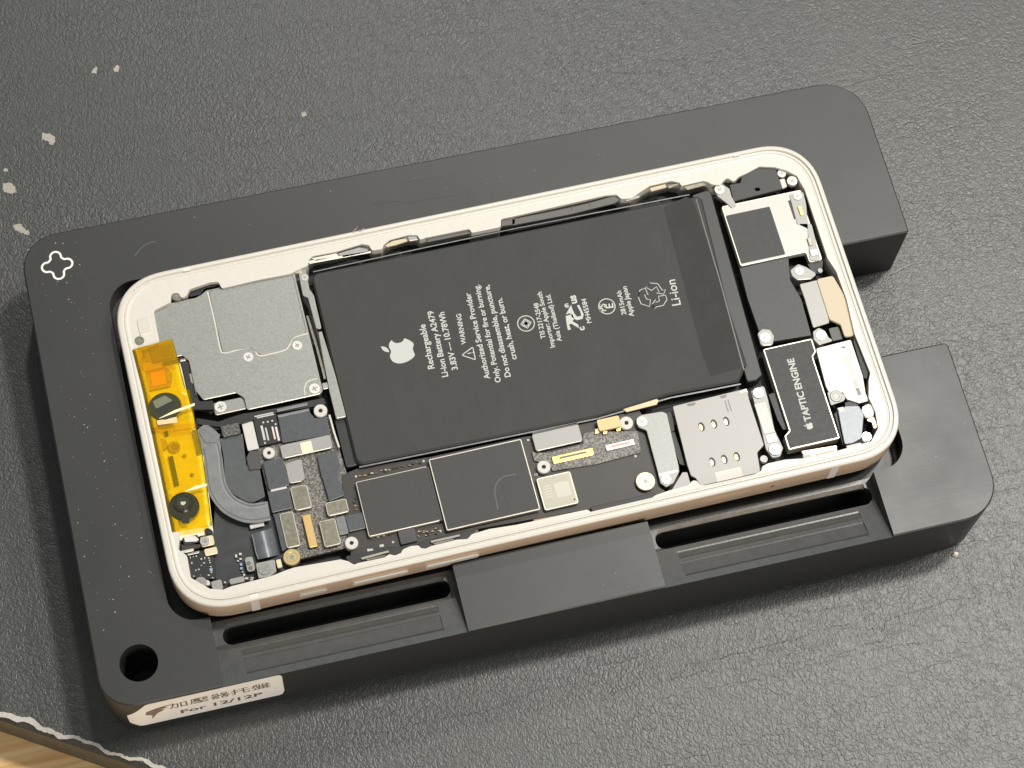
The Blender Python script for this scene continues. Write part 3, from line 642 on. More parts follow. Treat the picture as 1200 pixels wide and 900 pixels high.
wb = part('screw_plate', K5, [(785, 375), (870, 355), (888, 500), (815, 518)], -2.1, .5, M_STEEL2, None, .5); screw(K5, (825, 428), -2.0, .25, wb, M_STEELDK); screw(K5, (845, 475), -2.0, .25, wb, M_STEELDK)
wb = part('screw_plate', K5, [(898, 430), (1085, 390), (1105, 510), (1040, 560), (925, 580)], -1.6, .7, M_STEEL2, None, .3, sq=False); screw(K5, (985, 487), -1.45, .82, wb, M_STEEL)
part('pale_block', K5, [(1100, 395), (1150, 382), (1165, 470), (1115, 480)], -1.7, .6, mat('champagne_metal', (.76, .68, .46), .35, .5), None, .2)

# --- main board
pcb = part('logic_board', PX, [(400, 557), (418, 549), (505, 535), (612, 512), (640, 508), (700, 490), (730, 480), (748, 478), (760, 500), (772, 560), (779, 578), (690, 597), (560, 620), (520, 632), (440, 652), (425, 655), (412, 656), (404, 610)], -2.6, 1.1, M_PCB, None, .3, sq=False)
part('board_edge', PX, [(625, 608), (690, 594), (778, 573), (779, 577.5), (690, 598.5), (626, 613)], -2.75, 1.5, M_PCBE, pcb, .1, 0, sq=False)
part('board_edge', PX, [(413, 652), (440, 648), (520, 629), (560, 619), (561, 624), (520, 634), (440, 654), (414, 659)], -2.75, 1.5, mat('brown_edge', (.13, .07, .04), .45), pcb, .1, 0, sq=False)
edged('shield_can', D, [(160, 382), (532, 290), (604, 575), (236, 664)], -1.55, 1.2, M_GRAPH, M_EDGE, pcb, .35, .14, label='smaller graphite-covered shield can')
part('can_seam', D, [(534, 300), (552, 296), (612, 578), (598, 582)], -1.52, .6, M_GRAPH, pcb, .05)
sc_ = edged('shield_can', D, [(546, 256), (1022, 154), (1130, 518), (634, 632)], -1.45, 1.2, M_GRAPH, M_EDGE, pcb, .35, .20, label='larger graphite-covered shield can')
line('emboss_line', D, smooth_px([(960, 530), (945, 470), (932, 410), (945, 382), (980, 370), (1076, 350)]), .16, -1.44, M_BLACK, sc_, .02)
line('emboss_line', D, smooth_px([(650, 602), (700, 585), (745, 578), (770, 588)]), .16, -1.44, M_BLACK, sc_, .02)
line('emboss_line', D, smooth_px([(905, 520), (890, 440), (895, 390), (930, 352), (1000, 335)]), .2, -1.445, mat('graphite_ridge', (.10, .098, .092), .5), sc_, .02)
part('black_cap', D, [(385, 632), (472, 610), (484, 688), (396, 700)], -1.9, .8, mat('smoked_plastic', (.09, .09, .09), .25), pcb, .2)
for c in ((165, 348), (320, 315), (517, 268), (358, 690), (605, 632), (1062, 158), (1100, 338)): disc('test_pad', D, c, -2.5, .24, .12, M_INK, pcb, .02)
for c in ((172, 515), (688, 420)): disc('test_pad', E, c, -2.5, .26, .12, M_INK, pcb, .02)
for i in range(44):   # tiny passives crowded along the edges of the board
    if i < 16: x_, y_ = 190+i*21+random.uniform(-6, 6), 350-i*5+random.uniform(-10, 8)
    elif i < 36: x_, y_ = random.uniform(485, 600), 0; y_ = 655-(x_-485)*.22+random.uniform(-22, 12)
    elif i < 40: x_, y_ = 165+random.uniform(-8, 6), 460+(i-36)*20
    else: x_, y_ = 250+(i-40)*30, 668-(i-40)*6
    s_ = random.uniform(4, 9)
    part('passive', D, [(x_-s_, y_-s_*.5), (x_+s_, y_-s_*.5), (x_+s_, y_+s_*.5), (x_-s_, y_+s_*.5)], -2.35, .3, random.choice([M_PCBE, M_TAN, M_STEELDK, M_BLACK, M_PCB]), pcb, .03, .03)
for pts in ([(258, 455), (320, 452), (325, 490), (262, 496)], [(380, 412), (425, 408), (430, 436), (384, 440)]): part('pale_pad', K8, pts, -2.4, .4, M_WHITE, pcb, .1)
# connector patch
cpz = part('connector_patch', E, [(145, 390), (165, 402), (240, 400), (415, 355), (415, 300), (470, 290), (600, 290), (700, 288), (717, 400), (480, 462), (255, 498), (240, 460), (160, 445)], -2.2, .4, M_SPECK, pcb, .3, sq=False)
part('connector_bracket', E, [(148, 310), (390, 252), (412, 338), (170, 396)], -1.6, .6, M_STEEL2, pcb, .4)
part('bracket_fold', E, [(150, 296), (385, 242), (392, 262), (152, 316)], -1.9, .5, M_FLEX, pcb, .2)
gs = part('socket', E, [(248, 425), (465, 374), (472, 412), (262, 460)], -1.85, .5, M_GOLD, pcb, .2)
part('socket_slot', E, [(290, 426), (430, 393), (434, 402), (294, 437)], -1.84, .02, M_STEELDK, gs, .05, 0)
gs = part('socket', E, [(528, 362), (680, 330), (684, 358), (538, 392)], -1.85, .5, mat('silver_pink', (.72, .62, .56), .35, .5), pcb, .2)
part('socket_slot', E, [(560, 364), (655, 344), (657, 354), (563, 376)], -1.84, .02, mat('rose_slot', (.62, .36, .26), .4), gs, .05, 0)
tb = part('battery_plug', E, [(485, 232), (602, 205), (614, 264), (498, 292)], -1.2, .7, M_TAN, pcb, .4)
for c in ((488, 288), (530, 290), (600, 275), (620, 255)): part('plug_foot', E, [(c[0]-12, c[1]-10), (c[0]+12, c[1]-14), (c[0]+12, c[1]+10), (c[0]-12, c[1]+14)], -1.7, .6, M_GOLD, tb, .1)
for c, r in (((210, 475), .83), ((640, 246), .85)): standoff(E, c, -1.65, r, pcb)
ch = edged('coded_chip', E, [(172, 540), (342, 494), (396, 658), (216, 710)], -1.75, .7, M_BEIGE, M_EDGE, pcb, .45, .25)
part('etched_patch', E, [(262, 565), (335, 545), (356, 618), (282, 640)], -1.745, .02, mat('etched_pale', (.60, .58, .49), .5), ch, .1, 0)
for i in range(5): part('etched_line', E, [(208+i*3, 578+i*14), (246+i*3, 569+i*14), (247+i*3, 574+i*14), (209+i*3, 583+i*14)], -1.745, .02, mat('etched_pale', (.60, .58, .49), .5), ch, .03, 0)
disc('chip_dot', E, (370, 645), -1.744, .2, .02, M_PCB, ch, 0)
br_ = screw(E, (740, 550), -1.75, 1.15, pcb, mat('pale_brass', (.62, .54, .34), .32, .6), 'star')
bk = part('support_bracket', E, [(690, 222), (720, 205), (822, 188), (850, 195), (912, 470), (916, 500), (886, 560), (848, 582), (818, 560), (806, 510), (745, 285), (700, 268)], -1.5, .45, M_STEEL, pcb, [.8, .6, .4, .3, .4, .3, .8, 1, .8, .5, .5, .8], sq=False)
part('bracket_step', E, [(806, 515), (905, 485), (908, 497), (812, 528)], -1.42, .2, M_EDGE, bk, .05)
screw(E, (722, 240), -1.35, .72, bk); screw(E, (848, 540), -1.35, .66, bk)

# --- battery
zb = -1.3
bat = part('battery', PX, [(364, 321), (808, 231), (822, 229), (872, 434), (866, 447), (785, 462), (700, 488), (418, 545)], zb, 3.3, M_BATT, None, [1.6, .5, 1.0, .6, 1.5, 6, 6, 1.6], .38, sq=False)
bat['label'] = 'black battery pack printed with pale lettering'
part('end_flap', T1, [(762, 312), (878, 258), (905, 275), (935, 345), (1182, 1110), (1000, 1160), (960, 1060)], zb+.03, .04, M_BATT2, bat, .3, 0, sq=False)
tl = part('battery_tail', T1, [(903, 250), (975, 226), (1000, 235), (1258, 1155), (1230, 1180), (1180, 1190), (935, 350)], -1.9, 2.6, mat('tail_black', (.024, .023, .022), .42), bat, .5, .2, sq=False)
line('wrap_seam', T1, [(925, 270), (970, 430), (1050, 700), (1165, 1130)], .25, -1.24, mat('seam_grey', (.12, .118, .11), .35), bat, .05)
line('wrap_seam', PX, [(367, 318.5), (480, 294), (600, 268.5), (808, 228)], .22, -1.75, M_FLEXL, bat, .05)
line('wrap_seam', PX, [(421, 547.5), (560, 519), (700, 490.5), (786, 466), (868, 450)], .28, -1.9, M_FLEXL, bat, .05)
part('copper_tab', E, [(612, 168), (790, 118), (812, 128), (800, 150), (640, 190)], -1.7, .5, mat('olive_tab', (.40, .34, .22), .35, .4), bat, .3, sq=False)
# left rail between shield and battery
rl = part('side_rail', K7, [(140, 95), (160, 90), (185, 170), (240, 350), (302, 590), (245, 602), (205, 440), (165, 230)], -1.1, 1.2, M_STEEL, None, .2, sq=False)
line('rail_wire', K7, [(75, 0), (130, 180), (172, 340), (178, 370)], .45, -1.2, M_OLIVE, rl, .6)
line('rail_wire', K7, [(105, 0), (150, 160), (180, 330)], .3, -1.3, M_BLACK, rl, .6)
part('rail_clip', K7, [(160, 395), (192, 390), (198, 425), (170, 430)], -1.0, .3, M_STEEL2, rl, .1)
line('rail_wire', K7, [(205, 580), (235, 690), (262, 770)], .35, -1.6, M_EDGE, rl, .5)
part('rail_bracket', K6, [(55, 400), (110, 395), (130, 480), (150, 590), (185, 640), (245, 900), (205, 900), (140, 660), (100, 640), (80, 540)], -1.0, .8, M_STEEL, None, .3, sq=False)
screw(K6, (80, 410), -.9, .6, phone); screw(K6, (115, 500), -.9, .5, phone)
part('black_block', K7, [(245, 605), (305, 592), (370, 870), (300, 890), (265, 760)], -2.2, 1.5, mat('satin_black', (.03, .032, .034), .3), None, .4)

# --- contacts along the back ledge
for w_, pts, m_ in ((K6, [(165, 350), (240, 335), (360, 310), (380, 330), (300, 350), (200, 372)], M_EDGE), (K6, [(370, 315), (540, 265), (600, 280), (620, 300), (420, 345)], M_STEEL2), (K6, [(740, 250), (800, 215), (900, 195), (920, 215), (830, 245), (760, 262)], M_CREAM), (K6, [(920, 180), (980, 175), (1000, 205), (930, 215)], M_STEEL2),
                    (T1, [(690, 215), (770, 195), (775, 212), (700, 232)], M_CREAM), (T1, [(780, 205), (830, 192), (835, 200), (790, 218)], M_OLIVE), (T1, [(860, 208), (960, 185), (975, 200), (880, 225)], M_OLIVE), (T1, [(560, 270), (640, 250), (640, 262), (575, 280)], M_STEEL2), (K6, [(130, 372), (360, 335), (630, 292), (632, 305), (370, 352), (150, 392)], M_EDGE)):
    part('spring_contact', w_, pts, -.75, .3, m_, None, .12, .05, sq=False)
dk = part('side_insert', T1, [(0, 372), (300, 312), (390, 290), (520, 252), (540, 275), (520, 290), (300, 345), (0, 402)], -.9, .5, mat('insert_grey', (.10, .095, .088), .4), None, .2, sq=False)
part('side_insert', win(340, 200, 4.2857), [(680, 335), (905, 290), (910, 312), (1060, 285), (1062, 245), (1130, 232), (1130, 268), (690, 358)], -.9, .5, mat('insert_grey', (.10, .095, .088), .4), None, .1, sq=False)
for xa in (300, 392): line('insert_seam', T1, [(xa, 330-(xa-300)*.22), (xa-4, 300-(xa-300)*.22)], .14, -.88, M_BLACK, dk, .02)
# front ledge springs in their dark recesses
for pts in ([(404, 652), (411, 662), (420, 664), (470, 651), (474, 641), (455, 641)], [(489, 636), (495, 645), (506, 644), (553, 630), (557, 621), (530, 625)], [(690, 594), (697, 602), (722, 598), (764, 586), (770, 576), (730, 586)]):
    part('recess_block', PX, pts, -1.65, .8, M_BLACK, None, .3, sq=False)
for w_, pts, m_ in ((K8, [(190, 545), (470, 470), (485, 490), (210, 565)], M_BEIGE), (K8, [(240, 560), (440, 515), (445, 530), (260, 575)], M_OLIVE), (K8, [(895, 375), (1185, 310), (1195, 328), (905, 395)], M_STEEL2), (K8, [(910, 400), (1120, 350), (1140, 362), (940, 415)], M_OLIVE), (E, [(490, 705), (560, 690), (570, 700), (500, 718)], M_OLIVE), (E, [(600, 680), (740, 645), (742, 655), (610, 690)], M_OLIVE)):
    part('spring_contact', w_, pts, -1.2, .4, m_, None, .12, .05, sq=False)

# --- SIM reader
sim = part('sim_reader', F, [(215, 338), (600, 245), (612, 300), (690, 540), (655, 578), (672, 682), (360, 752), (335, 712), (310, 700), (290, 640)], -1.25, .7, M_STEEL2, None, [.3, .4, .2, .3, .2, .6, .6, .3, .3, .3], sq=False)
for c in ((365, 445), (430, 430), (494, 416), (421, 628), (484, 614), (549, 600)):
    x_, y_ = at(*F([c])[0], -1.24); bm = bmesh.new(); prism(bm, circ(x_, y_, .62, 18, 1.0), -1.5, -1.235, mi=0); prism(bm, circ(x_-.16, y_-.12, .34, 16, .62), -1.4, -1.225, mi=1)
    place(link('contact_window', bm, [M_BLACK, M_GOLD]), sim)
part('pink_sticker', F, [(436, 684), (566, 652), (582, 700), (444, 735)], -1.22, .03, M_PINK, sim, .2, 0)
for pts in ([(488, 308), (493, 307), (503, 368), (498, 369)], [(504, 304), (509, 303), (519, 364), (514, 365)]): part('stamped_slit', F, pts, -1.23, .02, M_STEELDK, sim, 0, 0)
part('stamped_slit', F, [(285, 328), (335, 316), (330, 332), (300, 338)], -1.23, .02, M_STEELDK, sim, .1, 0); part('stamped_slit', F, [(455, 286), (500, 276), (490, 292), (470, 298)], -1.23, .02, M_STEELDK, sim, .1, 0)
part('corner_lug', F, [(555, 262), (598, 245), (610, 270), (590, 262), (570, 268)], -1.15, .2, M_EDGE, sim, .1, sq=False)
rb = part('screw_strip', F, [(622, 258), (690, 228), (712, 305), (745, 460), (790, 555), (775, 600), (735, 608), (700, 560), (672, 440), (640, 320)], -1.35, .6, M_STEEL2, None, .5, sq=False)
part('white_pad', F, [(640, 325), (708, 310), (738, 470), (690, 490)], -1.2, .3, M_WHITE, rb, .2)
part('copper_tab', F, [(695, 490), (750, 475), (760, 520), (712, 530)], -1.2, .3, M_COPPER, rb, .2)
screw(F, (662, 268), -1.05, .75, rb); screw(F, (748, 562), -1.05, .85, rb); screw(F, (690, 612), -1.2, .5, rb, M_WHITE)
part('flag_bracket', F, [(200, 790), (265, 682), (290, 680), (308, 740), (285, 770)], -1.0, .4, M_STEEL2, None, .3, sq=False)
for pts in ([(165, 375), (215, 362), (225, 465), (195, 480)], [(195, 480), (225, 468), (285, 650), (250, 640)]): part('black_block', F, pts, -2.4, 1.0, M_BLACK, None, .2, sq=False)

# --- vibration motor
vm = edged('vibration_motor', G, [(194, 252), (432, 200), (458, 265), (446, 290), (570, 702), (322, 758), (294, 690), (316, 664)], -1.15, 2.6, mat('motor_label', (.016, .0145, .013), .5, 0, .08, 1), M_EDGE, None, .35, .24, label='black-labelled vibration motor with pale rim')
part('motor_foot', G, [(380, 765), (560, 735), (562, 765), (470, 790), (400, 795)], -1.7, .6, M_COPPER, vm, .2, sq=False)
part('motor_foot', G, [(385, 785), (430, 780), (425, 800), (395, 802)], -1.5, .4, M_STEEL2, vm, .15); part('motor_foot', G, [(450, 778), (545, 760), (545, 775), (470, 795)], -1.5, .4, M_CREAM, vm, .15)
part('black_block', G, [(215, 480), (250, 470), (290, 600), (315, 655), (290, 660), (262, 610)], -2.0, 1.0, M_BLACK, None, .2, sq=False)

# --- speaker slab and right-hand modules
slb = part('speaker_box', PX, [(866.5, 314), (924, 301), (926, 328), (939, 350), (951, 393), (906, 400), (890, 390), (876, 350)], -1.5, 1.4, mat('slab_black', (.045, .045, .044), .48, 0, .1, 1.5), None, .25, sq=False)
sp = edged('steel_module', Hh, [(108, 350), (205, 325), (512, 272), (530, 318), (604, 622), (548, 632), (536, 578), (440, 604), (205, 650)], -1.15, 1.6, mat('bright_plate', (.44, .43, .40), .46, .35, .06, 1.6), M_EDGE, None, .5, .22, label='pale steel module with a square black patch')
part('black_patch', Hh, [(134, 398), (354, 350), (426, 590), (206, 642)], -1.12, .05, M_GRAPH, sp, .25, 0)
part('bracket_arm', Hh, [(70, 255), (110, 235), (150, 262), (160, 300), (185, 345), (165, 362), (130, 330), (90, 300)], -.95, .5, M_STEEL2, sp, .5, sq=False); screw(Hh, (100, 266), -.8, .72, sp)
part('bracket_arm', Hh, [(450, 292), (520, 276), (535, 340), (545, 460), (555, 620), (605, 622), (560, 440), (490, 440)], -.98, .3, M_STEEL2, sp, .4, sq=False); screw(Hh, (492, 298), -.8, .62, sp)
part('gold_spring', Hh, [(496, 350), (512, 346), (522, 392), (504, 398)], -.7, .3, M_GOLD, sp, .15); part('gold_spring', Hh, [(540, 508), (562, 504), (568, 545), (550, 550)], -.75, .2, M_BEIGE, sp, .15); part('gold_spring', Hh, [(552, 570), (590, 562), (594, 592), (560, 600)], -.75, .2, M_SCREW, sp, .15)
part('black_slot', Hh, [(446, 322), (462, 318), (488, 412), (472, 416)], -1.1, .04, M_BLACK, sp, 0, 0)
part('rubber_gasket', Hh, [(528, 292), (548, 282), (600, 430), (642, 600), (625, 606), (580, 470)], -1.3, 1.0, M_BLACK, None, .3, sq=False)
part('sensor_cover', Hh, [(150, 242), (205, 232), (210, 200), (290, 158), (382, 160), (416, 262), (170, 326)], -.95, 1.2, mat('cover_black', (.036, .036, .036), .5, 0, .1, 2), None, [.2, .2, .5, .6, .6, .2, .2], sq=False, holes=[[(274, 265), (282, 256), (298, 256), (306, 265), (298, 274), (282, 274)]])
part('pale_block', Hh, [(400, 215), (425, 210), (440, 250), (415, 262)], -1.0, .4, M_WHITE, None, .2)
screw(Hh, (465, 222), -.85, .72, phone); screw(Hh, (412, 185), -.9, .6, phone)
screw(Hh, (150, 216), -1.2, .5, phone, M_OLIVE)
# lower right
hb = part('screw_bracket', G, [(162, 175), (185, 152), (225, 155), (245, 190), (238, 232), (180, 236)], -1.0, .6, M_STEEL2, None, .6, sq=False); screw(G, (200, 195), -.85, .72, hb)
part('steel_strip', PX, [(937, 333), (958, 328), (966, 350), (972, 378), (953, 384), (943, 350)], -1.1, .5, M_STEEL2, None, .3, sq=False)
part('foam_strip', PX, [(957, 327), (976, 323), (992, 350), (1001, 393), (990, 395), (985, 380), (972, 374)], -.9, .6, M_CREAM, None, .6, sq=False)
hb = part('screw_bracket', Hh, [(455, 672), (495, 640), (535, 655), (590, 690), (560, 715), (490, 720), (465, 700)], -1.1, .5, M_STEEL2, None, .5, sq=False); screw(Hh, (502, 676), -.95, .62, hb)
disc('contact_stud', Hh, (605, 672), -1.2, .55, .5, M_STEEL2, phone)
part('black_block', Hh, [(540, 640), (620, 620), (615, 690), (590, 690), (560, 675)], -1.6, .8, M_BLACK, None, .2, sq=False)
hb = part('screw_bracket', G, [(440, 165), (470, 145), (500, 160), (520, 195), (545, 210), (470, 232), (445, 205)], -1.0, .5, M_STEEL2, None, .5, sq=False); screw(G, (482, 184), -.85, .72, hb)
part('black_block', G, [(512, 150), (570, 138), (595, 200), (545, 215)], -1.9, .9, mat('dark_olive', (.05, .05, .035), .4), None, .3)
cpp = part('port_plate', G, [(455, 250), (630, 205), (690, 385), (705, 475), (722, 512), (672, 525), (610, 505), (590, 470), (520, 470), (505, 440)], -1.05, .6, mat('pale_cream_metal', (.43, .415, .375), .4, .4, .04, .8), None, .4, sq=False, label='pale cream plate over the charging port')
line('gold_trace', G, [(605, 285), (625, 340), (648, 410)], .85, -1.03, mat('gold_trace', (.44, .34, .19), .35, .4), cpp, .03)
line('gold_trace', G, [(648, 410), (660, 445)], .9, -1.03, M_STEEL, cpp, .03); line('gold_trace', G, [(662, 448), (676, 485)], .8, -1.03, mat('worn_tan', (.22, .19, .15), .4), cpp, .03)
part('plate_hole', G, [(580, 240), (604, 238), (602, 250), (584, 250)], -1.04, .02, M_STEELDK, cpp, .1, 0)
hb = part('screw_bracket', G, [(512, 470), (565, 455), (605, 490), (598, 512), (530, 535)], -.85, .4, M_STEEL2, cpp, [.3, .8, 1.2, .3, .3], sq=False); screw(G, (556, 490), -.7, .82, hb, M_STEEL)
part('rubber_gasket', G, [(640, 208), (660, 202), (718, 365), (712, 405), (695, 398)], -1.1, .7, mat('gasket_olive', (.010, .010, .008), .5), None, .6, sq=False)
part('black_block', G, [(600, 520), (660, 508), (668, 540), (600, 548)], -1.4, .7, M_BLACK, None, .3, sq=False)
part('grey_tape_patch', G, [(566, 562), (605, 540), (672, 538), (695, 585), (685, 700), (640, 725), (600, 732), (585, 660)], -.95, .2, M_TAPEG, None, .4, sq=False, label='crumpled grey adhesive patch')
part('pale_block', G, [(560, 548), (595, 542), (600, 565), (575, 572)], -.9, .4, M_WHITE, None, .2)
part('black_block', G, [(545, 575), (570, 570), (605, 735), (590, 738)], -1.6, .8, M_BLACK, None, .2, sq=False)
hb = part('screw_bracket', G, [(690, 545), (722, 522), (748, 550), (745, 590), (700, 605)], -.85, .5, M_RIM, None, .7, sq=False); screw(G, (712, 560), -.72, .70, hb)
hb = part('screw_bracket', G, [(685, 690), (712, 665), (735, 690), (728, 715), (690, 722)], -.85, .5, M_RIM, None, .7, sq=False); screw(G, (710, 692), -.72, .66, hb)
part('bent_clip', G, [(700, 610), (745, 590), (765, 640), (748, 660), (735, 620)], -.9, .3, M_COPPER, None, .3, sq=False)
part('pale_block', G, [(605, 738), (680, 722), (690, 735), (615, 755)], -1.0, .4, M_WHITE, None, .2)

# --- lettering
APPLE_BODY = [(12.15, 6.9), (10.9, 6.5), (9.4, 5.9), (8.19, 5.86), (6.1, 6.3), (4.3, 7.4), (3.23, 8.87), (2.3, 11.6), (2.3, 14.6), (3.2, 18.0), (4.75, 20.96), (6.2, 22.9), (7.5, 23.9), (8.54, 24.0), (10.2, 23.5), (12.48, 23.01), (14.6, 23.5), (16.44, 23.96), (17.9, 23.4), (19.1, 22.2), (20.11, 21.01), (21.2, 19.1), (21.78, 17.6), (20.2, 16.6), (19.0, 15.0), (18.56, 12.74), (18.8, 10.8), (19.8, 9.1), (21.15, 8.18), (19.9, 6.8), (18.5, 6.1), (16.76, 5.8), (15.0, 6.0), (13.4, 6.7)]
LEAF = [(15.53, 3.83), (16.3, 2.6), (16.75, 1.3), (16.77, 0), (15.5, .25), (14.2, .9), (13.24, 1.82), (12.4, 3.1), (12.0, 4.4), (11.97, 5.53), (13.2, 5.3), (14.5, 4.7)]
def smooth_loop(p, n=4):
    q = [p[-1]]+list(p)+[p[0], p[1]]; out = []
    for i in range(1, len(p)+1):
        p0, p1, p2, p3 = q[i-1], q[i], q[i+1], q[i+2]
        for k_ in range(n):
            t = k_/n; out.append(tuple(.5*((2*p1[j])+(-p0[j]+p2[j])*t+(2*p0[j]-5*p1[j]+4*p2[j]-p3[j])*t*t+(-p0[j]+3*p1[j]-3*p2[j]+p3[j])*t**3) for j in (0, 1)))
    return out
def fruit_mark(bm, base, xd, size, z):
    """fruit emblem: base = centre, xd = reading direction, size = height of the whole mark"""
    xd = Vector(xd).normalized(); yd = Vector((-xd.y, xd.x)); s = size/24.0
    for loop in (APPLE_BODY, LEAF):
        q = [(base[0]+xd.x*(a-12)*s+yd.x*(12-b)*s, base[1]+xd.y*(a-12)*s+yd.y*(12-b)*s) for a, b in smooth_loop(loop)]
        prism(bm, q, z-.02, z)
def words(bm, s, p0, p1, z, bold=0.0, height=None, mirror=False, frame3=None):
    """flat letters from p0 to p1 (baseline); letters scaled so that the line just fits"""
    c = bpy.data.curves.new('t', 'FONT'); c.body = s; c.size = 1; c.offset = bold; c.resolution_u = 3; c.space_word = .8
    o = bpy.data.objects.new('t', c); col.objects.link(o); dg = bpy.context.evaluated_depsgraph_get(); dg.update()
    me = bpy.data.meshes.new_from_object(o.evaluated_get(dg)); xs = [v.co.x for v in me.vertices]
    if xs:
        a, b = Vector(p0), Vector(p1); L_ = (b-a).length; xd = (b-a)/L_; yd = Vector((-xd.y, xd.x)); x0, x1 = min(xs), max(xs); s_ = L_/(x1-x0); sy = (height/.73) if height else s_
        vm_ = []
        for v in me.vertices:
            u = (v.co.x-x0)*s_; u = L_-u if mirror else u
            q = a+xd*u+yd*(v.co.y*sy); vm_.append(bm.verts.new((q.x, q.y, z) if not frame3 else frame3(q.x, q.y)))
        for p in me.polygons:
            try: bm.faces.new([vm_[i] for i in (p.vertices if not mirror else reversed(p.vertices))])
            except ValueError: pass
    bpy.data.objects.remove(o); bpy.data.curves.remove(c); bpy.data.meshes.remove(me)
zl = zb+.035
def bt(w_, s, a, b, bold=.022, name='printed_line', par=None, **k_):
    bm = bmesh.new(); words(bm, s, at(*w_([a])[0], zl), at(*w_([b])[0], zl), zl, bold, **k_); return place(link(name, bm, M_INK), par or bat)
def stroke(bm, pts, wd, closed=False):
    q = list(pts)
    if closed: q = q[:-1] if q[0] == q[-1] else q; prism(bm, ccw(q), zl-.02, zl, [offset(ccw(q), wd)])
    else: ribbon(bm, q, wd, zl)
bt(T2, 'Rechargeable', (446, 658), (390, 398)); bt(T2, 'Li-ion Battery A2479', (526, 705), (438, 320)); bt(T2, '3.83V \u2013\u2013 10.78Wh', (583, 664), (502, 326))
bt(T2, 'WARNING', (632, 516), (600, 338)); bt(T2, 'Authorized Service Provider', (772, 718), (655, 214)); bt(T2, 'Only. Potential for fire or burning.', (835, 738), (706, 166))
bt(T2, 'Do not disassemble, puncture,', (893, 706), (765, 168)); bt(T2, 'crush, heat, or burn.', (928, 604), (840, 244))
tri = P(T2([(600, 582), (690, 612), (672, 528), (600, 582)]), zl); bm = bmesh.new()
stroke(bm, rounded(tri[:3], .25), .2, True); stroke(bm, P(T2([(640, 572), (662, 567)]), zl), .2); stroke(bm, P(T2([(668, 566), (674, 564)]), zl), .2); place(link('warning_triangle', bm, M_INK), bat)
c = at(*T3([(132, 345)])[0], zl); bm = bmesh.new(); stroke(bm, circ(*c, 1.78, 40), .2, True); stroke(bm, rounded([(c[0]-1.2, c[1]), (c[0], c[1]-1.2), (c[0]+1.2, c[1]), (c[0], c[1]+1.2)], .3), .2, True)
stroke(bm, [(c[0]-1.2, c[1]), (c[0]+1.2, c[1])], .15); stroke(bm, [(c[0], c[1]-1.2), (c[0], c[1]+1.2)], .15); stroke(bm, rounded(rect(c[0]-.5, c[1]-.5, c[0]+.5, c[1]+.5), .1), .15, True); place(link('standards_mark', bm, M_INK), bat)
bt(T3, 'TIS 2217-2548', (247, 432), (202, 224)); bt(T3, 'Importer: Apple South', (302, 484), (222, 158)); bt(T3, 'Asia (Thailand) Ltd.', (342, 448), (272, 172))
bm = bmesh.new()
for lp in ([(364, 302), (404, 290), (414, 318), (404, 332), (438, 352), (442, 372), (396, 346), (384, 352), (396, 380), (378, 384), (372, 360)], [(366, 292), (396, 236), (404, 262), (416, 288), (432, 306), (456, 300), (450, 276), (430, 240), (444, 236), (470, 292), (464, 318), (430, 326), (404, 312), (390, 284)]):
    prism(bm, P(T3(lp), zl), zl-.02, zl)
for s_, a, b in (('c', (478, 382), (470, 360)), ('us', (432, 226), (420, 178)), ('\u00ae', (386, 252), (382, 226))): words(bm, s_, at(*T3([a])[0], zl), at(*T3([b])[0], zl), zl, .04)
place(link('approval_mark', bm, M_INK), bat)
bt(T3, 'MH45584', (517, 340), (482, 198)); c = at(*T3([(606, 245)])[0], zl); bm = bmesh.new(); stroke(bm, circ(*c, 1.76, 40), .2, True)
words(bm, 'PS', at(*T3([(602, 272)])[0], zl), at(*T3([(594, 228)])[0], zl), zl, .02); words(bm, 'E', at(*T3([(645, 252)])[0], zl), at(*T3([(640, 226)])[0], zl), zl, .02); place(link('safety_mark', bm, M_INK), bat)
bt(T3, '2815mAh', (720, 292), (688, 152)); bt(T3, 'Apple Japan', (765, 302), (720, 126)); bt(T3, 'Li-ion', (1040, 235), (1004, 86), .01)
bm = bmesh.new()
for loop in ([(832, 132), (858, 108), (904, 112), (930, 150), (950, 146), (938, 174), (896, 166), (912, 160), (896, 130), (868, 152)], [(796, 160), (790, 190), (806, 230), (856, 246), (862, 206), (838, 202), (826, 176), (848, 178), (830, 138), (800, 150)], [(872, 232), (884, 262), (896, 248), (936, 240), (958, 206), (950, 180), (908, 186), (914, 214), (892, 222), (892, 204)]):
    stroke(bm, P(T3(loop+loop[:2]), zl), .17)
place(link('recycling_mark', bm, M_INK), bat)
bm = bmesh.new(); fruit_mark(bm, at(*T2([(232, 558)])[0], zl), Vector(at(*T2([(232, 500)])[0], zl))-Vector(at(*T2([(244, 620)])[0], zl)), 6.5, zl); place(link('fruit_emblem', bm, M_INK), bat)
zv = -1.13; g0, g1 = at(*G([(432, 612)])[0], zv), at(*G([(342, 298)])[0], zv)
bm = bmesh.new(); words(bm, 'TAPTIC ENGINE', g0, g1, zv, .03); place(link('printed_line', bm, M_INK), vm)
bm = bmesh.new(); fruit_mark(bm, at(*G([(418, 640)])[0], zv), Vector(g1)-Vector(g0), 1.75, zv); place(link('fruit_emblem', bm, M_INK), vm)

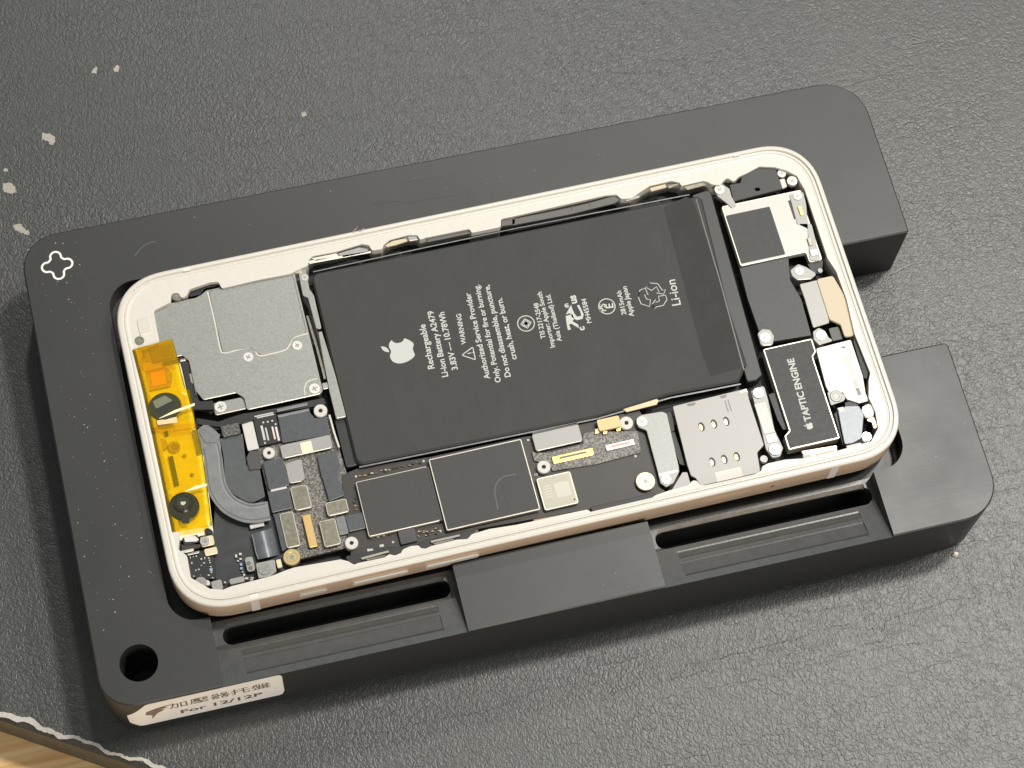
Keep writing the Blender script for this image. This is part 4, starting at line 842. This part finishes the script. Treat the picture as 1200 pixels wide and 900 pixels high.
# ---------------------------------------------------------------- holder: mark, label, dust
def jl(x, y, z):
    q = at(x, y, z); a = -JIG_ROT; return (q[0]*math.cos(a)-q[1]*math.sin(a), q[0]*math.sin(a)+q[1]*math.cos(a))
cx, cy = jl(67, 311, JIG_Z); q = []
for k_ in range(4):   # four-lobed outline
    a = math.pi/2*k_; lx, ly = cx+2.0*math.cos(a), cy+2.0*math.sin(a)
    for t in range(-9, 10): q.append((lx+1.28*math.cos(a+t*math.radians(11.5)), ly+1.28*math.sin(a+t*math.radians(11.5))))
q = rounded(q, .35, 2); bm = bmesh.new(); prism(bm, q, JIG_Z-.02, JIG_Z+.012, [offset(ccw(q), .42)])
place(link('clover_mark', bm, mat('white_paint', (.85, .84, .80), .5)), jig)
def wall(x, y):
    """point on the holder's front face seen at photo position (x, y), as (x, z)"""
    d_ = CR @ Vector(((x-600)/FPX, -(y-450)/FPX, -1.0)); ca, sa = math.cos(-JIG_ROT), math.sin(-JIG_ROT)
    c_ = Vector((CAM.x*ca-CAM.y*sa, CAM.x*sa+CAM.y*ca, CAM.z)); e_ = Vector((d_.x*ca-d_.y*sa, d_.x*sa+d_.y*ca, d_.z)); s_ = (Y0-c_.y)/e_.y; h = c_+e_*s_; return (h.x, h.z)
def bend(x_, z_, o_):
    """point of a sheet laid on the front face and round the left corner, o_ proud of the metal"""
    r_ = 6.5; s_ = X0+r_-x_
    if s_ <= 0: return (x_, Y0-o_, z_)
    a_ = s_/r_; return (X0+r_-(r_+o_)*math.sin(a_), Y0+r_-(r_+o_)*math.cos(a_), z_)
NL = 60
def lab_edge(x):
    top, bot = -5.6, -19.7
    if x < -82.2: t = (x+86.4)/4.2; top = -12.5+t*6.9
    if x < -84.6: t = (x+86.4)/1.8; bot = -17.6-t*2.1
    if x > -57.2: t = (x+57.2)/1.0; rr = 1.0-math.sqrt(max(0, 1-t*t)); top -= 1.1*rr; bot += 2.4*rr
    return top, bot
xs_ = [-86.4+(30.2*i/NL) for i in range(NL+1)]; bm = bmesh.new(); rows = []
for x_ in xs_:
    tz, bz = lab_edge(x_); rows.append([bm.verts.new(bend(x_, z_, o_)) for z_, o_ in ((tz, .01), (tz, .10), (bz, .10), (bz, .01))])
for a, b in zip(rows, rows[1:]):
    for k_ in range(4): bm.faces.new((a[k_], a[(k_+1) % 4], b[(k_+1) % 4], b[k_]))
bm.faces.new(rows[0][::-1]); bm.faces.new(rows[-1]); bmesh.ops.recalc_face_normals(bm, faces=bm.faces)
label = place(link('paper_label', bm, mat('label_paper', (.90, .88, .86), .5, 0, .02, .4)), jig); label['label'] = 'white paper label with brown printing'
M_LINK = mat('label_ink', (.14, .10, .085), .6)
def lab_words(s, x0, x1, z0, h, bold):
    bm = bmesh.new(); words(bm, s, (x0, z0), (x1, z0), 0, bold, height=h, frame3=lambda a, b: bend(a, b, .13)); bmesh.ops.recalc_face_normals(bm, faces=bm.faces)
    return place(link('printed_line', bm, M_LINK), label)
lab_words('\u52a0\u58d3\u5668\u6258\u76e4', -78.2, -58.6, -11.9, 2.9, .0)
lab_words('For 12/12P', -76.4, -60.4, -17.0, 2.4, .02)
bm = bmesh.new(); ic = [(-82.6, -10.6), (-80.6, -9.4), (-77.6, -8.6), (-79.2, -9.8), (-78.2, -10.0), (-79.8, -11.2), (-79.0, -11.5), (-80.6, -12.9), (-82.0, -16.2), (-81.7, -13.6), (-82.9, -12.6)]
prism(bm, ic, 0, .03)
for v in bm.verts: v.co = bend(v.co.x, v.co.y, .10+v.co.z)
bmesh.ops.recalc_face_normals(bm, faces=bm.faces); place(link('printed_emblem', bm, mat('label_ink_light', (.22, .16, .14), .6)), label)

# specks of dust on the holder, and marks on the mat
bm = bmesh.new(); rnd = random.Random(11)
def speck(bm, x, y, z, r):
    n = 6; vs = [bm.verts.new((x+r*rnd.uniform(.5, 1.2)*math.cos(i*math.pi/3), y+r*rnd.uniform(.5, 1.2)*math.sin(i*math.pi/3), z)) for i in range(n)]
    t = bm.verts.new((x, y, z+r*.8))
    for i in range(n): bm.faces.new((vs[i], vs[(i+1) % n], t))
for i in range(150):
    x_, y_ = rnd.uniform(-88.5, -76), rnd.uniform(-36, 48) if i < 80 else rnd.uniform(-36, 48)
    if i >= 105: x_, y_ = rnd.uniform(-70, 85), rnd.choice([rnd.uniform(38, 49), rnd.uniform(-49, -44)])
    if i >= 140: x_, y_ = rnd.uniform(75, 87), rnd.uniform(-42, 10) if False else rnd.uniform(-42, -15)
    z_ = JIG_Z+.01
    if y_ < -43.5 and not (-19 < x_ < 19): continue
    speck(bm, x_, y_, z_, rnd.choice([.05, .06, .08, .08, .1, .14]))
tag(place(link('dust', bm, mat('dust_grey', (.55, .54, .50), .8)), jig), kind='stuff')
bm = bmesh.new()
for i in range(46):
    x_, y_ = rnd.uniform(-115, 125), rnd.uniform(-78, 115)
    if -93 < x_ < 92 and -54 < y_ < 53: continue
    speck(bm, x_, y_, MAT_Z+.03, rnd.choice([.06, .08, .1, .12]))
BASES[desk] = MAT_Z; tag(place(link('dust', bm, mat('dust_grey', (.55, .54, .50), .8)), desk), kind='stuff')
def jag(pts, z, f=.35, n=7):
    q = P(pts, z); out = []
    for i in range(len(q)):
        a, b = Vector(q[i]), Vector(q[(i+1) % len(q)])
        for k_ in range(n): out.append(tuple(a+(b-a)*k_/n+Vector((rnd.uniform(-f, f), rnd.uniform(-f, f)))*.5))
    return out
M_WORN = mat('worn_backing', (.42, .39, .34), .8, 0, .12, 1.5)
BASES[desk] = MAT_Z
for pts in ([(50, 156), (58, 157), (64, 160), (65, 166), (61, 170), (56, 166), (49, 163)], [(4, 215), (11, 214), (17, 218), (18, 222), (20, 226), (10, 227), (3, 223)], [(15, 264), (24, 262), (29, 268), (35, 272), (33, 276), (25, 273), (17, 269)],
            [(107, 86), (110, 80), (113, 78), (114, 81), (112, 86)], [(133, 81), (137, 76), (140, 78), (139, 84), (135, 84)], [(352, 134), (357, 130), (360, 135), (356, 137)], [(4, 198), (10, 197), (9, 201), (5, 201)]):
    bm = bmesh.new(); prism(bm, jag(pts, MAT_Z, .35), MAT_Z-.02, MAT_Z+.04); place(link('peeled_spot', bm, M_WORN), desk)
# frayed, worn edge of the mat
fr = []; n = 420
for i in range(n+1):
    t = -60+190*i/n
    fr.append(e0+d*t)
nn = Vector((-d.y, d.x)); top = []; bot = []; w0 = .8
for i, p_ in enumerate(fr):
    w0 = min(1.15, max(.4, w0+rnd.uniform(-.16, .16))); wob = .35*math.sin(i*.23)+.22*math.sin(i*.61+1)
    top.append(tuple(p_+nn*(1.15+wob+w0*.5+rnd.uniform(-.1, .1)))); bot.append(tuple(p_+nn*(1.15+wob-w0*.5+rnd.uniform(-.1, .1))))
bm = bmesh.new(); vt = [bm.verts.new((*p_, MAT_Z+.10)) for p_ in top]; vb = [bm.verts.new((*p_, MAT_Z+.10)) for p_ in bot]; vt2 = [bm.verts.new((*p_, MAT_Z-.02)) for p_ in top]; vb2 = [bm.verts.new((*p_, MAT_Z-.02)) for p_ in bot]
for i in range(n):
    bm.faces.new((vb[i], vb[i+1], vt[i+1], vt[i])); bm.faces.new((vt[i], vt[i+1], vt2[i+1], vt2[i])); bm.faces.new((vb2[i], vb2[i+1], vb[i+1], vb[i]))
place(link('frayed_edge', bm, mat('frayed_fabric', (.50, .475, .43), .85, 0, .12, 2, .05, 5)), desk)
# lint fibre on the rim and a pale crumb on the mat
bm = bmesh.new(); x_, y_ = at(1119, 650, MAT_Z)
q0 = [(x_+.75*rnd.uniform(.75, 1.1)*math.cos(i*.785), y_+.6*rnd.uniform(.75, 1.1)*math.sin(i*.785)) for i in range(8)]
loft(bm, [[(a, b, MAT_Z+.02) for a, b in q0], [(x_+(a-x_)*.95, y_+(b-y_)*.95, MAT_Z+.5) for a, b in q0], [(x_+(a-x_)*.5, y_+(b-y_)*.5, MAT_Z+.95) for a, b in q0]], True, True, True)
tag(link('crumb', bm, mat('crumb_pale', (.80, .70, .62), .7), None, True), 'tiny pale crumb on the leather mat beside the front right corner of the holder', 'crumb')
bm = bmesh.new(); lint = smooth_px([(413, 272), (417, 269), (419, 265), (421, 270), (427, 269)], 4)
q = [(*p_, .2+.5*math.sin(i*.5)**2) for i, p_ in enumerate(P(lint, .3))]
loft(bm, [[(a, b-.07, c_), (a, b+.07, c_), (a, b, c_+.1)] for a, b, c_ in q], True, True, True)
place(link('lint_fibre', bm, M_WHITE), frame)
# fine scratch and scuffs on the holder's top
for pts, wd in (([(158, 300), (165, 291), (174, 285), (182, 283)], .08), ([(436, 240), (460, 236), (480, 238), (505, 233), (533, 229)], .09), ([(470, 214), (500, 210), (520, 208)], .06)):
    L_ = [jl(*p_, JIG_Z) for p_ in smooth_px(pts, 5)]; bm = bmesh.new(); ribbon(bm, L_, wd, JIG_Z+.006)
    place(link('scratch', bm, mat('scratch_pale', (.20, .20, .18), .5) if pts[0][0] < 200 else mat('scratch_dark', (.024, .024, .024), .6)), jig)
